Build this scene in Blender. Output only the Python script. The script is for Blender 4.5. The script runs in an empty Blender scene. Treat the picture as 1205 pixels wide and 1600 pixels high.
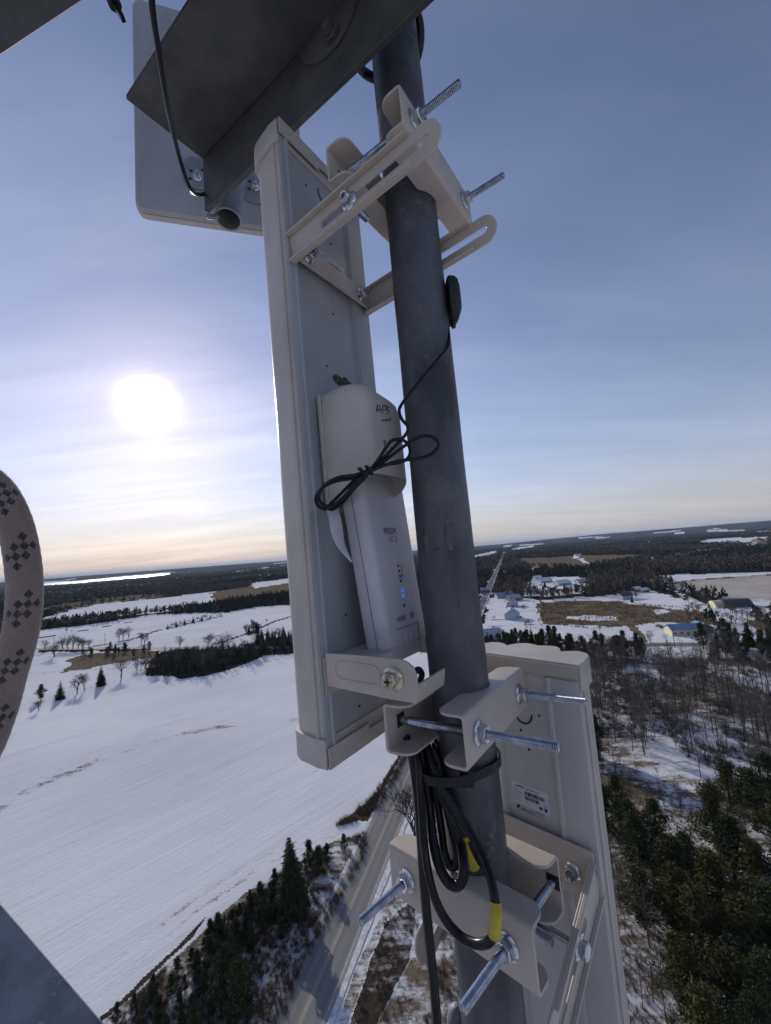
import bpy, bmesh, math, random
import numpy as np
from mathutils import Vector, Matrix

random.seed(7)
rng = np.random.default_rng(7)
SC = bpy.context.scene
COL = SC.collection

# ------------------------------------------------------------------ camera
FPX = 640.0
PITCH = math.radians(5.70)
ROLL = math.radians(4.36)
CAMH = 60.0
C0 = Vector((0, 0, CAMH))
FW = Vector((0, math.cos(PITCH), math.sin(PITCH)))
UP0 = Vector((0, -math.sin(PITCH), math.cos(PITCH)))
RT = Vector((1, 0, 0)) * math.cos(ROLL) - UP0 * math.sin(ROLL)
UPV = Vector((1, 0, 0)) * math.sin(ROLL) + UP0 * math.cos(ROLL)
cam_d = bpy.data.cameras.new('camera')
cam_d.sensor_fit = 'HORIZONTAL'
cam_d.sensor_width = 36.0
cam_d.lens = FPX / 1205.0 * 36.0
cam_d.clip_start = 0.02
cam_d.clip_end = 80000
cam = bpy.data.objects.new('camera', cam_d)
COL.objects.link(cam)
cam.matrix_world = Matrix.Translation(C0) @ Matrix((RT, UPV, -FW)).transposed().to_4x4()
SC.camera = cam


def ray(px, py):
    return FW + RT * ((px - 602.5) / FPX) + UPV * ((800 - py) / FPX)


def P(px, py, d):
    return C0 + ray(px, py) * d


def G(px, py, z=0.0):
    r = ray(px, py)
    t = (z - CAMH) / r.z
    return C0 + r * t


def hit(px, py, pt, n):
    r = ray(px, py)
    return C0 + r * ((pt - C0).dot(n) / r.dot(n))


def az(deg):
    a = math.radians(deg)
    return Vector((math.sin(a), math.cos(a), 0))


# ------------------------------------------------------------------ light
SUNDIR = ray(232, 632).normalized()
SUN_EL = math.asin(SUNDIR.z)
SUN_AZ = math.atan2(SUNDIR.x, SUNDIR.y)
SUN_STRENGTH = 3.1
SKY_STRENGTH = 0.118
EXPOSURE = 0.02
world = bpy.data.worlds.new('World')
SC.world = world
world.use_nodes = True
wn, wl = world.node_tree.nodes, world.node_tree.links
wn.clear()


def N(nodes, typ, **kw):
    n = nodes.new(typ)
    for k, v in kw.items():
        if k == 'inp':
            for kk, vv in v.items():
                n.inputs[kk].default_value = vv
        else:
            setattr(n, k, v)
    return n


sky = N(wn, 'ShaderNodeTexSky', sky_type='NISHITA', sun_disc=False)
sky.sun_elevation = SUN_EL
sky.sun_rotation = SUN_AZ
sky.altitude = 200
sky.air_density = 1.0
sky.dust_density = 0.1
sky.ozone_density = 2.2
bg = N(wn, 'ShaderNodeBackground', inp={'Strength': SKY_STRENGTH})
bg2 = N(wn, 'ShaderNodeBackground', inp={'Strength': 1.0})
addw = N(wn, 'ShaderNodeAddShader')
outw = N(wn, 'ShaderNodeOutputWorld')
tc = N(wn, 'ShaderNodeTexCoord')
# angle from the sun: thin high cloud scatters a broad aureole round it
nrm = N(wn, 'ShaderNodeVectorMath', operation='NORMALIZE')
wl.new(tc.outputs['Generated'], nrm.inputs[0])
dot = N(wn, 'ShaderNodeVectorMath', operation='DOT_PRODUCT')
dot.inputs[1].default_value = SUNDIR
wl.new(nrm.outputs[0], dot.inputs[0])


def wmath(op, a, b=None, c=None, clamp=False):
    m = N(wn, 'ShaderNodeMath', operation=op, use_clamp=clamp)
    for i, v in enumerate((a, b, c)):
        if v is None:
            continue
        if isinstance(v, (int, float)):
            m.inputs[i].default_value = v
        else:
            wl.new(v, m.inputs[i])
    return m.outputs[0]


dpos = wmath('MAXIMUM', dot.outputs['Value'], 0.0)
g1 = wmath('MULTIPLY', wmath('POWER', dpos, 1700.0), 2.6)
g2 = wmath('MULTIPLY', wmath('POWER', dpos, 70.0), 0.14)
g3 = wmath('MULTIPLY', wmath('POWER', dpos, 9.0), 0.045)
g4 = wmath('MULTIPLY', wmath('POWER', dpos, 900.0), 0.60)
glow = wmath('ADD', wmath('ADD', wmath('ADD', g1, g2), g3), g4)
# cirrus: direction projected on a high layer
sep = N(wn, 'ShaderNodeSeparateXYZ')
wl.new(nrm.outputs[0], sep.inputs[0])
zc = wmath('ADD', wmath('MAXIMUM', sep.outputs['Z'], 0.0), 0.10)
cx = wmath('DIVIDE', sep.outputs['X'], zc)
cy = wmath('DIVIDE', sep.outputs['Y'], zc)
comb = N(wn, 'ShaderNodeCombineXYZ')
wl.new(cx, comb.inputs[0])
wl.new(cy, comb.inputs[1])
mp = N(wn, 'ShaderNodeMapping')
mp.inputs['Rotation'].default_value = (0, 0, math.radians(24))
mp.inputs['Scale'].default_value = (0.34, 1.15, 1)
wl.new(comb.outputs[0], mp.inputs[0])
nz = N(wn, 'ShaderNodeTexNoise', inp={'Scale': 1.3, 'Detail': 8.0, 'Roughness': 0.56, 'Distortion': 0.35})
wl.new(mp.outputs[0], nz.inputs[0])
nz2 = N(wn, 'ShaderNodeTexNoise', inp={'Scale': 0.35, 'Detail': 3.0, 'Roughness': 0.5})
wl.new(comb.outputs[0], nz2.inputs[0])
cl = N(wn, 'ShaderNodeMapRange', inp={'From Min': 0.36, 'From Max': 0.74})
cl.interpolation_type = 'SMOOTHSTEP'
wl.new(wmath('ADD', wmath('MULTIPLY', nz.outputs[0], 0.65), wmath('MULTIPLY', nz2.outputs[0], 0.35)), cl.inputs[0])
# cloud veil is denser towards the sun side and low in the sky
veil = wmath('MULTIPLY', cl.outputs[0], wmath('ADD', 0.12, wmath('MULTIPLY', wmath('POWER', wmath('ADD', wmath('MULTIPLY', dot.outputs['Value'], 0.5), 0.5), 5.0), 0.22)))
# the haze layer near the horizon hides the yellow air mass behind a grey lilac band
zp = wmath('MAXIMUM', sep.outputs['Z'], 0.0)
low = wmath('MULTIPLY', wmath('POWER', wmath('SUBTRACT', 1.0, zp), 7.0), 0.93)
sat = N(wn, 'ShaderNodeMix', data_type='RGBA', blend_type='MULTIPLY')
sat.inputs[0].default_value = 1.0
wl.new(sky.outputs[0], sat.inputs[6])
sat.inputs[7].default_value = (1.27, 1.0, 1.02, 1)
hazec = N(wn, 'ShaderNodeMix', data_type='RGBA')
hazec.inputs[6].default_value = (0.37 / SKY_STRENGTH, 0.385 / SKY_STRENGTH, 0.46 / SKY_STRENGTH, 1)
hazec.inputs[7].default_value = (0.43 / SKY_STRENGTH, 0.405 / SKY_STRENGTH, 0.41 / SKY_STRENGTH, 1)
wl.new(wmath('POWER', dpos, 7.0), hazec.inputs[0])
skym = N(wn, 'ShaderNodeMix', data_type='RGBA')
wl.new(low, skym.inputs[0])
wl.new(sat.outputs[2], skym.inputs[6])
wl.new(hazec.outputs[2], skym.inputs[7])
cloudc = N(wn, 'ShaderNodeMix', data_type='RGBA')
cloudc.inputs[6].default_value = (0.54, 0.53, 0.58, 1)
cloudc.inputs[7].default_value = (1.0, 0.86, 0.62, 1)
wl.new(wmath('POWER', dpos, 12.0), cloudc.inputs[0])
# streaks thin the glow unevenly
tot = wmath('ADD', wmath('MULTIPLY', glow, wmath('ADD', 0.72, wmath('MULTIPLY', cl.outputs[0], 0.5))), veil)
vm = N(wn, 'ShaderNodeVectorMath', operation='SCALE')
wl.new(cloudc.outputs[2], vm.inputs[0])
wl.new(tot, vm.inputs['Scale'])
wl.new(vm.outputs[0], bg2.inputs['Color'])
wl.new(skym.outputs[2], bg.inputs['Color'])
wl.new(bg.outputs[0], addw.inputs[0])
wl.new(bg2.outputs[0], addw.inputs[1])
wl.new(addw.outputs[0], outw.inputs['Surface'])

sd = bpy.data.lights.new('sun', 'SUN')
sd.energy = SUN_STRENGTH
sd.angle = math.radians(0.6)
sd.color = (1.0, 0.93, 0.82)
sun = bpy.data.objects.new('sun', sd)
COL.objects.link(sun)
sun.rotation_euler = SUNDIR.to_track_quat('Z', 'Y').to_euler()
SC.view_settings.view_transform = 'Standard'
SC.view_settings.look = 'None'
SC.view_settings.exposure = EXPOSURE
SC.view_settings.gamma = 1.0
SC.view_settings.use_curve_mapping = False

# ------------------------------------------------------------------ materials
MATS = {}


def newmat(name):
    m = bpy.data.materials.new(name)
    m.use_nodes = True
    nt = m.node_tree
    b = nt.nodes['Principled BSDF']
    MATS[name] = m
    return m, nt.nodes, nt.links, b


def surf(name, base, rough=0.5, metal=0.0, var=0.12, scale=30.0, rvar=0.12, bump=0.0, bscale=200.0,
         tint=None, stretch=None, spots=None, spec=None):
    """paint / metal / plastic with uneven colour, uneven gloss, optional relief and wear"""
    m, n, l, b = newmat(name)
    t = N(n, 'ShaderNodeTexCoord')
    src = t.outputs['Object']
    if stretch:
        mpn = N(n, 'ShaderNodeMapping')
        mpn.inputs['Scale'].default_value = stretch
        l.new(src, mpn.inputs[0])
        src = mpn.outputs[0]
    a = N(n, 'ShaderNodeTexNoise', inp={'Scale': scale, 'Detail': 7.0, 'Roughness': 0.62})
    l.new(src, a.inputs[0])
    mr = N(n, 'ShaderNodeMapRange', inp={'From Min': 0.37, 'From Max': 0.63})
    l.new(a.outputs[0], mr.inputs[0])
    mix = N(n, 'ShaderNodeMix', data_type='RGBA')
    c2 = tint if tint else tuple(c * (1 - 2 * var) for c in base)
    mix.inputs[6].default_value = (*[min(1, c * (1 + (var if not tint else 0))) for c in base], 1)
    mix.inputs[7].default_value = (*c2, 1)
    l.new(mr.outputs[0], mix.inputs[0])
    colout = mix.outputs[2]
    if spots:
        s = N(n, 'ShaderNodeTexNoise', inp={'Scale': spots[0], 'Detail': 6.0, 'Roughness': 0.7})
        l.new(t.outputs['Object'], s.inputs[0])
        r = N(n, 'ShaderNodeMapRange', inp={'From Min': spots[1], 'From Max': spots[1] + 0.06})
        l.new(s.outputs[0], r.inputs[0])
        mx = N(n, 'ShaderNodeMix', data_type='RGBA')
        mx.inputs[7].default_value = (*spots[2], 1)
        l.new(r.outputs[0], mx.inputs[0])
        l.new(colout, mx.inputs[6])
        colout = mx.outputs[2]
    l.new(colout, b.inputs['Base Color'])
    b.inputs['Metallic'].default_value = metal
    rr = N(n, 'ShaderNodeMapRange', inp={'To Min': max(0.02, rough - rvar), 'To Max': min(1, rough + rvar)})
    l.new(a.outputs[0], rr.inputs[0])
    l.new(rr.outputs[0], b.inputs['Roughness'])
    if spec is not None:
        b.inputs['Specular IOR Level'].default_value = spec
    if bump:
        bn = N(n, 'ShaderNodeTexNoise', inp={'Scale': bscale, 'Detail': 4.0, 'Roughness': 0.6})
        l.new(src, bn.inputs[0])
        bm_ = N(n, 'ShaderNodeBump', inp={'Strength': bump, 'Distance': 0.001})
        l.new(bn.outputs[0], bm_.inputs['Height'])
        l.new(bm_.outputs[0], b.inputs['Normal'])
    return m


M_BRACKET = surf('cream_powder_coat', (0.50, 0.435, 0.375), 0.42, var=0.05, scale=18, bump=0.12, bscale=700, spots=(60, 0.72, (0.31, 0.27, 0.24)))
M_PANEL = surf('grey_white_painted_aluminium', (0.34, 0.345, 0.355), 0.36, var=0.10, scale=7, bump=0.05, bscale=500, stretch=(1, 1, 0.4), spots=(30, 0.665, (0.22, 0.22, 0.225)))
M_WELD = surf('weld_scab', (0.15, 0.145, 0.14), 0.55, metal=0.3, var=0.3, scale=90, tint=(0.07, 0.07, 0.075), bump=0.6, bscale=400)
M_PANEL2 = surf('brightened_panel_aluminium', (0.45, 0.445, 0.43), 0.36, var=0.08, scale=7, bump=0.05, bscale=500, stretch=(1, 1, 0.4), spots=(30, 0.675, (0.34, 0.335, 0.32)))  # same material as M_PANEL, antenna B's brighter look put into the colour
M_RADOME = surf('off_white_radome_plastic', (0.50, 0.455, 0.405), 0.45, var=0.07, scale=8, bump=0.04, bscale=900)
M_RADIO = surf('white_radio_plastic', (0.53, 0.51, 0.53), 0.40, var=0.05, scale=14, bump=0.05, bscale=1200)
M_MAST = surf('weathered_galvanized_mast', (0.125, 0.127, 0.138), 0.5, metal=0.3, var=0.25, scale=17, stretch=(1, 1, 0.45),
              tint=(0.048, 0.050, 0.056), bump=0.5, bscale=90, spots=(24, 0.60, (0.135, 0.13, 0.128)), rvar=0.2)
M_BEAM = surf('dull_galvanized_angle', (0.115, 0.113, 0.108), 0.6, metal=0.3, var=0.2, scale=7, tint=(0.050, 0.050, 0.050), bump=0.3, bscale=150, spots=(12, 0.66, (0.13, 0.125, 0.12)))
M_GALV = surf('light_galvanized_steel', (0.33, 0.34, 0.35), 0.5, metal=0.5, var=0.15, scale=20, tint=(0.22, 0.225, 0.235), bump=0.2, bscale=160)
M_ZINC = surf('zinc_plated_steel', (0.62, 0.64, 0.67), 0.24, metal=1.0, var=0.12, scale=90, rvar=0.1)
M_ROD = surf('zinc_plated_thread', (0.40, 0.43, 0.48), 0.25, metal=1.0, var=0.15, scale=120, rvar=0.1)
M_YZINC = surf('yellow_passivated_zinc', (0.60, 0.53, 0.42), 0.28, metal=1.0, var=0.12, scale=120, rvar=0.08)
M_BLACK = surf('black_cable_jacket', (0.007, 0.007, 0.009), 0.30, var=0.2, scale=40, spec=0.32)
M_BLACKM = surf('black_matt_plastic', (0.014, 0.015, 0.018), 0.5, var=0.2, scale=60, bump=0.15, bscale=900)
M_DARK = surf('dark_recess', (0.02, 0.02, 0.022), 0.7)
M_YTAPE = surf('yellow_tape', (0.52, 0.40, 0.03), 0.45, var=0.12, scale=60, bump=0.3, bscale=200)
M_GREEN = surf('green_putty', (0.03, 0.10, 0.045), 0.5, var=0.35, scale=200, bump=0.6, bscale=300, spots=(260, 0.56, (0.11, 0.20, 0.10)))
M_TOWER = surf('worn_galvanized_tower_steel', (0.27, 0.28, 0.30), 0.5, metal=0.3, var=0.2, scale=22, tint=(0.14, 0.15, 0.165), bump=0.8, bscale=240, spots=(44, 0.60, (0.42, 0.43, 0.45)))
M_STICKER = surf('sticker_paper', (0.52, 0.54, 0.60), 0.35, var=0.03, scale=60)
M_STICKG = surf('foil_sticker', (0.42, 0.415, 0.40), 0.35, var=0.05, scale=60)
M_INK = surf('black_print_ink', (0.02, 0.02, 0.025), 0.5)
M_PENCIL = surf('faded_marker_ink', (0.055, 0.055, 0.07), 0.6, var=0.2, scale=400)
M_INKG = surf('grey_print_ink', (0.13, 0.14, 0.17), 0.5)
mled, n_, l_, b_ = newmat('blue_led')
b_.inputs['Base Color'].default_value = (0.02, 0.06, 0.5, 1)
b_.inputs['Emission Color'].default_value = (0.04, 0.16, 1.0, 1)
b_.inputs['Emission Strength'].default_value = 0.8
M_LED = mled

# ------------------------------------------------------------------ object helpers


def tag(o, label=None, cat=None, group=None, kind=None):
    if label:
        o['label'] = label
    if cat:
        o['category'] = cat
    if group:
        o['group'] = group
    if kind:
        o['kind'] = kind
    return o


def thing(name, base, label, cat, group=None):
    o = bpy.data.objects.new(name, None)
    o.empty_display_size = 0.05
    COL.objects.link(o)
    o.location = base
    return tag(o, label, cat, group)


def wloc(o):
    v = Vector((0, 0, 0))
    while o is not None:
        v = v + Vector(o.location)
        o = o.parent
    return v


def obj(name, bm, mat, parent=None, base=None, smooth=None, bevel=0.0):
    """world-space bmesh -> one object; smooth = auto-smooth angle in degrees"""
    if smooth is not None:
        a = math.radians(smooth)
        bm.normal_update()
        for f in bm.faces:
            f.smooth = True
        for e in bm.edges:
            if len(e.link_faces) == 2:
                if e.calc_face_angle(0) > a:
                    e.smooth = False
            else:
                e.smooth = False
    b = wloc(parent) if parent is not None else (Vector(base) if base is not None else Vector((0, 0, 0)))
    for v in bm.verts:
        v.co -= b
    me = bpy.data.meshes.new(name)
    bm.to_mesh(me)
    bm.free()
    o = bpy.data.objects.new(name, me)
    COL.objects.link(o)
    if mat:
        me.materials.append(mat)
    if parent is not None:
        o.parent = parent
    else:
        o.location = b
    if bevel:
        md = o.modifiers.new('bevel', 'BEVEL')
        md.width = bevel
        md.segments = 2
        md.limit_method = 'ANGLE'
        md.angle_limit = math.radians(40)
        md.harden_normals = False
    return o


def BM():
    return bmesh.new()


def add_box(bm, o, X, Y, Z, x0, x1, y0, y1, z0, z1):
    vs = []
    for x in (x0, x1):
        for y in (y0, y1):
            for z in (z0, z1):
                vs.append(bm.verts.new(o + X * x + Y * y + Z * z))
    for a in ((0, 1, 3, 2), (4, 6, 7, 5), (0, 4, 5, 1), (2, 3, 7, 6), (0, 2, 6, 4), (1, 5, 7, 3)):
        bm.faces.new([vs[i] for i in a])
    bmesh.ops.recalc_face_normals(bm, faces=bm.faces[:])


def frame_of(d):
    d = d.normalized()
    a = Vector((0, 0, 1)) if abs(d.z) < 0.9 else Vector((1, 0, 0))
    x = d.cross(a).normalized()
    return x, x.cross(d).normalized()


def add_lathe(bm, o, d, prof, seg=24, x=None, caps=True, off=0.0):
    """prof: list of (t along d, radius)"""
    d = d.normalized()
    if x is None:
        x, y = frame_of(d)
    else:
        x = (x - d * x.dot(d)).normalized()
        y = d.cross(x)
    rings = []
    for t, r in prof:
        rings.append([bm.verts.new(o + d * t + (x * math.cos(a) + y * math.sin(a)) * r)
                      for a in [2 * math.pi * (k + off) / seg for k in range(seg)]])
    for a, b in zip(rings[:-1], rings[1:]):
        for k in range(seg):
            bm.faces.new((a[k], a[(k + 1) % seg], b[(k + 1) % seg], b[k]))
    if caps:
        bm.faces.new(rings[0][::-1])
        bm.faces.new(rings[-1])
    bmesh.ops.recalc_face_normals(bm, faces=bm.faces[:])


def add_hex(bm, o, d, t0, t1, r, x=None, off=0.0):
    add_lathe(bm, o, d, [(t0, r * 0.97), (t0 + 0.0006, r), (t1 - 0.0009, r), (t1, r * 0.9)], 6, x, off=off)


def spline(pts, n=8, closed=False):
    out = []
    m = len(pts)
    rng_ = range(m) if closed else range(m - 1)
    for i in rng_:
        p0 = pts[(i - 1) % m] if (closed or i > 0) else pts[0] * 2 - pts[1]
        p1 = pts[i]
        p2 = pts[(i + 1) % m]
        p3 = pts[(i + 2) % m] if (closed or i + 2 < m) else pts[-1] * 2 - pts[-2]
        for k in range(n):
            t = k / n
            out.append(0.5 * ((2 * p1) + (-p0 + p2) * t + (2 * p0 - 5 * p1 + 4 * p2 - p3) * t * t + (-p0 + 3 * p1 - 3 * p2 + p3) * t ** 3))
    if not closed:
        out.append(pts[-1].copy())
    return out


def add_tube(bm, path, r, seg=12, closed=False, caps=True, sx=1.0, sy=1.0, xref=None):
    m = len(path)
    rings = []
    px = None
    for i, p in enumerate(path):
        a = path[(i - 1) % m] if (closed or i > 0) else path[0]
        b = path[(i + 1) % m] if (closed or i < m - 1) else path[-1]
        d = (b - a).normalized()
        if px is None:
            x = frame_of(d)[0] if xref is None else (xref - d * xref.dot(d)).normalized()
        else:
            x = (px - d * px.dot(d)).normalized()
        px = x
        y = d.cross(x)
        rr = r[i] if isinstance(r, (list, tuple)) else r
        rings.append([bm.verts.new(p + (x * math.cos(2 * math.pi * k / seg) * sx + y * math.sin(2 * math.pi * k / seg) * sy) * rr) for k in range(seg)])
    for i in range(m if closed else m - 1):
        a, b = rings[i], rings[(i + 1) % m]
        for k in range(seg):
            bm.faces.new((a[k], a[(k + 1) % seg], b[(k + 1) % seg], b[k]))
    if caps and not closed:
        bm.faces.new(rings[0][::-1])
        bm.faces.new(rings[-1])
    bmesh.ops.recalc_face_normals(bm, faces=bm.faces[:])


def add_poly(bm, pts, nrm, th, holes=()):
    """flat outline (world points) with holes, thickness th along nrm"""
    tmp = bmesh.new()
    edges = []
    for loop in [pts] + list(holes):
        vs = [tmp.verts.new(p) for p in loop]
        for i in range(len(vs)):
            edges.append(tmp.edges.new((vs[i], vs[(i + 1) % len(vs)])))
    bmesh.ops.triangle_fill(tmp, use_beauty=True, use_dissolve=False, edges=edges, normal=nrm)
    base = list(tmp.faces)
    ret = bmesh.ops.extrude_face_region(tmp, geom=base)
    vs = [g for g in ret['geom'] if isinstance(g, bmesh.types.BMVert)]
    bmesh.ops.translate(tmp, verts=vs, vec=nrm.normalized() * th)
    bmesh.ops.recalc_face_normals(tmp, faces=tmp.faces[:])
    me = bpy.data.meshes.new('tmp')
    tmp.to_mesh(me)
    tmp.free()
    bm.from_mesh(me)
    bpy.data.meshes.remove(me)


def loft(bm, sections, caps=True):
    rings = [[bm.verts.new(p) for p in s] for s in sections]
    n = len(rings[0])
    for a, b in zip(rings[:-1], rings[1:]):
        for k in range(n):
            bm.faces.new((a[k], a[(k + 1) % n], b[(k + 1) % n], b[k]))
    if caps:
        bm.faces.new(rings[0][::-1])
        bm.faces.new(rings[-1])
    bmesh.ops.recalc_face_normals(bm, faces=bm.faces[:])


def text_obj(name, s, origin, X, Y, size, mat, parent, width=None, depth=0.0002, shear=0.0):
    """flat printed lettering lying in the plane of X (reading direction) and Y (up)"""
    cu = bpy.data.curves.new(name, 'FONT')
    cu.body = s
    cu.size = 1.0
    cu.resolution_u = 2
    cu.shear = shear
    tmp = bpy.data.objects.new('tmp_text', cu)
    COL.objects.link(tmp)
    dg = bpy.context.evaluated_depsgraph_get()
    me = bpy.data.meshes.new_from_object(tmp.evaluated_get(dg))
    bpy.data.objects.remove(tmp)
    bpy.data.curves.remove(cu)
    co = np.array([v.co[:] for v in me.vertices])
    if len(co) == 0:
        return None
    w = co[:, 0].max() - co[:, 0].min()
    sx = size if width is None else width / w
    Z = X.cross(Y).normalized()
    base = wloc(parent)
    for v in me.vertices:
        q = v.co.copy()
        v.co = origin + X * ((q.x - co[:, 0].min()) * sx) + Y * (q.y * size) + Z * 0.00025 - base
    me.name = name
    me.materials.clear()
    me.materials.append(mat)
    o = bpy.data.objects.new(name, me)
    COL.objects.link(o)
    o.parent = parent
    return o
# ================================================================== LAND
def g0(px, py, z=0.0):
    p = G(px, py, z)
    return (p.x, p.y)


rA, rB = np.array(g0(467.5, 1600)), np.array(g0(752, 947))
ROAD_DIR = (rB - rA) / np.linalg.norm(rB - rA)
cA, cB = np.array(g0(300, 1012.5)), np.array(g0(1050, 1007.5))
CROSS_DIR = (cB - cA) / np.linalg.norm(cB - cA)
def hash2(ix, iy, s):
    v = np.sin(ix * 127.1 + iy * 311.7 + s * 74.7) * 43758.5453
    return v - np.floor(v)


def vnoise(x, y, s=0):
    ix, iy = np.floor(x), np.floor(y)
    fx, fy = x - ix, y - iy
    fx, fy = fx * fx * (3 - 2 * fx), fy * fy * (3 - 2 * fy)
    a, b = hash2(ix, iy, s), hash2(ix + 1, iy, s)
    c, d = hash2(ix, iy + 1, s), hash2(ix + 1, iy + 1, s)
    return (a * (1 - fx) + b * fx) * (1 - fy) + (c * (1 - fx) + d * fx) * fy


def fbm(x, y, o=4, s=0):
    t, amp, tot = 0, 0.5, 0
    for i in range(o):
        t = t + amp * vnoise(x * 2 ** i, y * 2 ** i, s + i)
        tot += amp
        amp *= 0.5
    return t / tot


def height(x, y):
    D = np.hypot(x, y)
    th = np.degrees(np.arctan2(x, y))
    h = 0.9 * (fbm(x / 70, y / 70, 3, 5) - 0.5) * np.clip((D - 30) / 100, 0, 1)
    # a shallow swell in the near field
    h += 1.6 * np.exp(-((x + 120) / 90) ** 2 - ((y - 150) / 34) ** 2)
    far = np.clip((D - 7000) / 4500, 0, 1)
    ridge = 46 + 60 * (fbm(x / 2600, y / 2600, 4, 9) - 0.45)
    ridge = ridge + np.clip((th - 12) / 22, 0, 1) * 75
    h = h + far * far * (3 - 2 * far) * ridge
    # the road corridor is graded flat
    rx, ry = x - rA[0], y - rA[1]
    dr = np.abs(rx * ROAD_DIR[1] - ry * ROAD_DIR[0])
    cxr, cyr = x - cA[0], y - cA[1]
    dc = np.abs(cxr * CROSS_DIR[1] - cyr * CROSS_DIR[0])
    k = np.clip((np.minimum(dr, dc) - 6) / 18, 0, 1)
    return np.where(D < 5000, h * k, h)


_T = np.geomspace(60, 16000, 900)


def g2(px, py, z=None):
    """where the line of sight through a picture point meets the land"""
    r = ray(px, py)
    if z is not None:
        return g0(px, py, z)
    xs, ys, zs = r.x * _T, r.y * _T, CAMH + r.z * _T
    below = zs < height(xs, ys)
    k = int(np.argmax(below)) if below.any() else len(_T) - 1
    return (float(xs[k]), float(ys[k])) if k > 560 else tuple(G(px, py, 0.0))[:2]


# cover kinds per polygon: which channel, value.  channels: 0 dry grass patchiness, 1 woodland floor, 2 pale stubble, 3 bare soil verge
POLY = []


def cov(ch, val, pts, soft=0.0):
    POLY.append((ch, val, [g2(*p) for p in pts]))


SNOW = -1
# ---- left, far to near
LAKE = [(60, 914.5), (60, 910.5), (100, 909.2), (131, 907.6), (134, 905.2), (160, 903.2), (196, 900.2), (202, 901.2), (210, 899.8), (240, 896.9), (267, 894.8), (264, 897.4),
        (240, 900.2), (222, 902.4), (196, 904.0), (170, 906.8), (140, 909.0), (131, 911.0), (100, 913.0), (76, 915.6)]
cov(SNOW, 1, [(60, 917), (60, 909), (131, 906), (200, 899), (268, 893.5), (268, 898.8), (230, 903), (196, 906.5), (135, 912), (100, 915)])
cov(SNOW, 1, [(60, 966), (100, 957), (147, 944), (205, 939), (269, 932), (337, 924), (372, 920), (380, 924), (337, 946), (269, 955), (205, 961), (147, 967), (60, 978)])
cov(0, 0.95, [(60, 951), (100, 944), (147, 937), (205, 931), (252, 927), (256, 932), (205, 938), (147, 943), (100, 955), (60, 960)])
cov(0, 0.95, [(326, 927), (390, 916), (470, 904), (470, 926), (389, 938), (340, 944)])
cov(SNOW, 1, [(386, 912), (425, 907), (470, 901), (470, 908), (400, 919)])
cov(SNOW, 1, [(-60, 1000), (60, 984), (165, 973), (234, 961), (250, 960), (355, 957), (398, 948), (470, 944), (620, 930), (640, 1240), (560, 1300), (330, 1480), (150, 1620), (-300, 1900), (-900, 1500), (-700, 1100)])
# far white glimpses in the left woods
for (x0, x1, y, h) in ((360, 392, 893.5, 1.6), (398, 425, 888, 2.0), (430, 455, 897, 1.6), (398, 412, 899, 2.6), (358, 398, 902, 1.3), (268, 290, 905, 1.0), (76, 128, 930, 1.6),
                       (205, 228, 918, 1.5), (436, 458, 883, 1.2), (290, 300, 893.5, 1.0), (100, 120, 905, 0.8), (300, 318, 903, 1.0), (330, 345, 900, 0.8), (425, 450, 880, 0.7)):
    cov(SNOW, 1, [(x0, y + h + 1), (x0 + 5, y), (x1 - 3, y - 0.07 * (x1 - x0)), (x1, y + h - 0.07 * (x1 - x0))])
cov(0, 0.8, [(97.5, 1051), (112, 1030), (132, 1022), (185, 1018), (247, 1016), (247, 1026), (185, 1035), (139, 1045)])
cov(1, 0.75, [(228, 1042), (230, 1055), (288, 1060), (322, 1056), (364, 1045), (412, 1026), (480, 1020), (480, 1003), (412, 1004), (362, 1010), (297, 1014), (250, 1018)])
cov(1, 0.7, [(60, 1012), (60, 1018), (160, 1018), (230, 1017), (230, 1012)])
cov(1, 0.9, [(383, 994), (405, 990), (406, 984), (384, 988)])
# verge of dead grass along the field, scrub triangle beside the road
cov(3, 0.85, [(632, 1165), (606, 1212), (590, 1236), (574, 1252), (556, 1266), (532, 1284), (524, 1292), (533, 1291), (556, 1283), (576, 1282), (590, 1272), (600, 1252), (612, 1228), (628, 1200), (645, 1170)])
cov(0, 0.52, [(572, 1300), (560, 1302), (520, 1318), (490, 1330), (440, 1365), (380, 1400), (300, 1470), (210, 1560), (150, 1610), (100, 1700), (400, 1700), (470, 1520), (520, 1425), (575, 1330)])
cov(3, 0.9, [(318, 1436), (300, 1453), (262, 1490), (220, 1535), (190, 1568), (160, 1592), (140, 1612), (146, 1616), (168, 1594), (196, 1572), (226, 1540), (266, 1497), (306, 1458)])
# ---- right of the road
cov(0, 0.50, [(640, 1300), (690, 1180), (760, 1010), (1400, 1010), (1700, 1500), (1500, 2400), (480, 2400), (530, 1600)])
cov(3, 0.62, [(600, 1440), (650, 1400), (640, 1500), (590, 1620), (560, 1700), (540, 1640), (575, 1530)])
cov(0, 0.50, [(900, 1080), (960, 1100), (1000, 1170), (1230, 1330), (1400, 1300), (1300, 1020), (920, 1020)])
cov(SNOW, 0.75, [(915, 1178), (990, 1200), (1060, 1240), (1150, 1290), (1150, 1325), (1060, 1290), (990, 1265), (915, 1222)])
cov(SNOW, 0.8, [(1090, 1020), (1205, 1050), (1205, 1085), (1100, 1050)])
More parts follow.
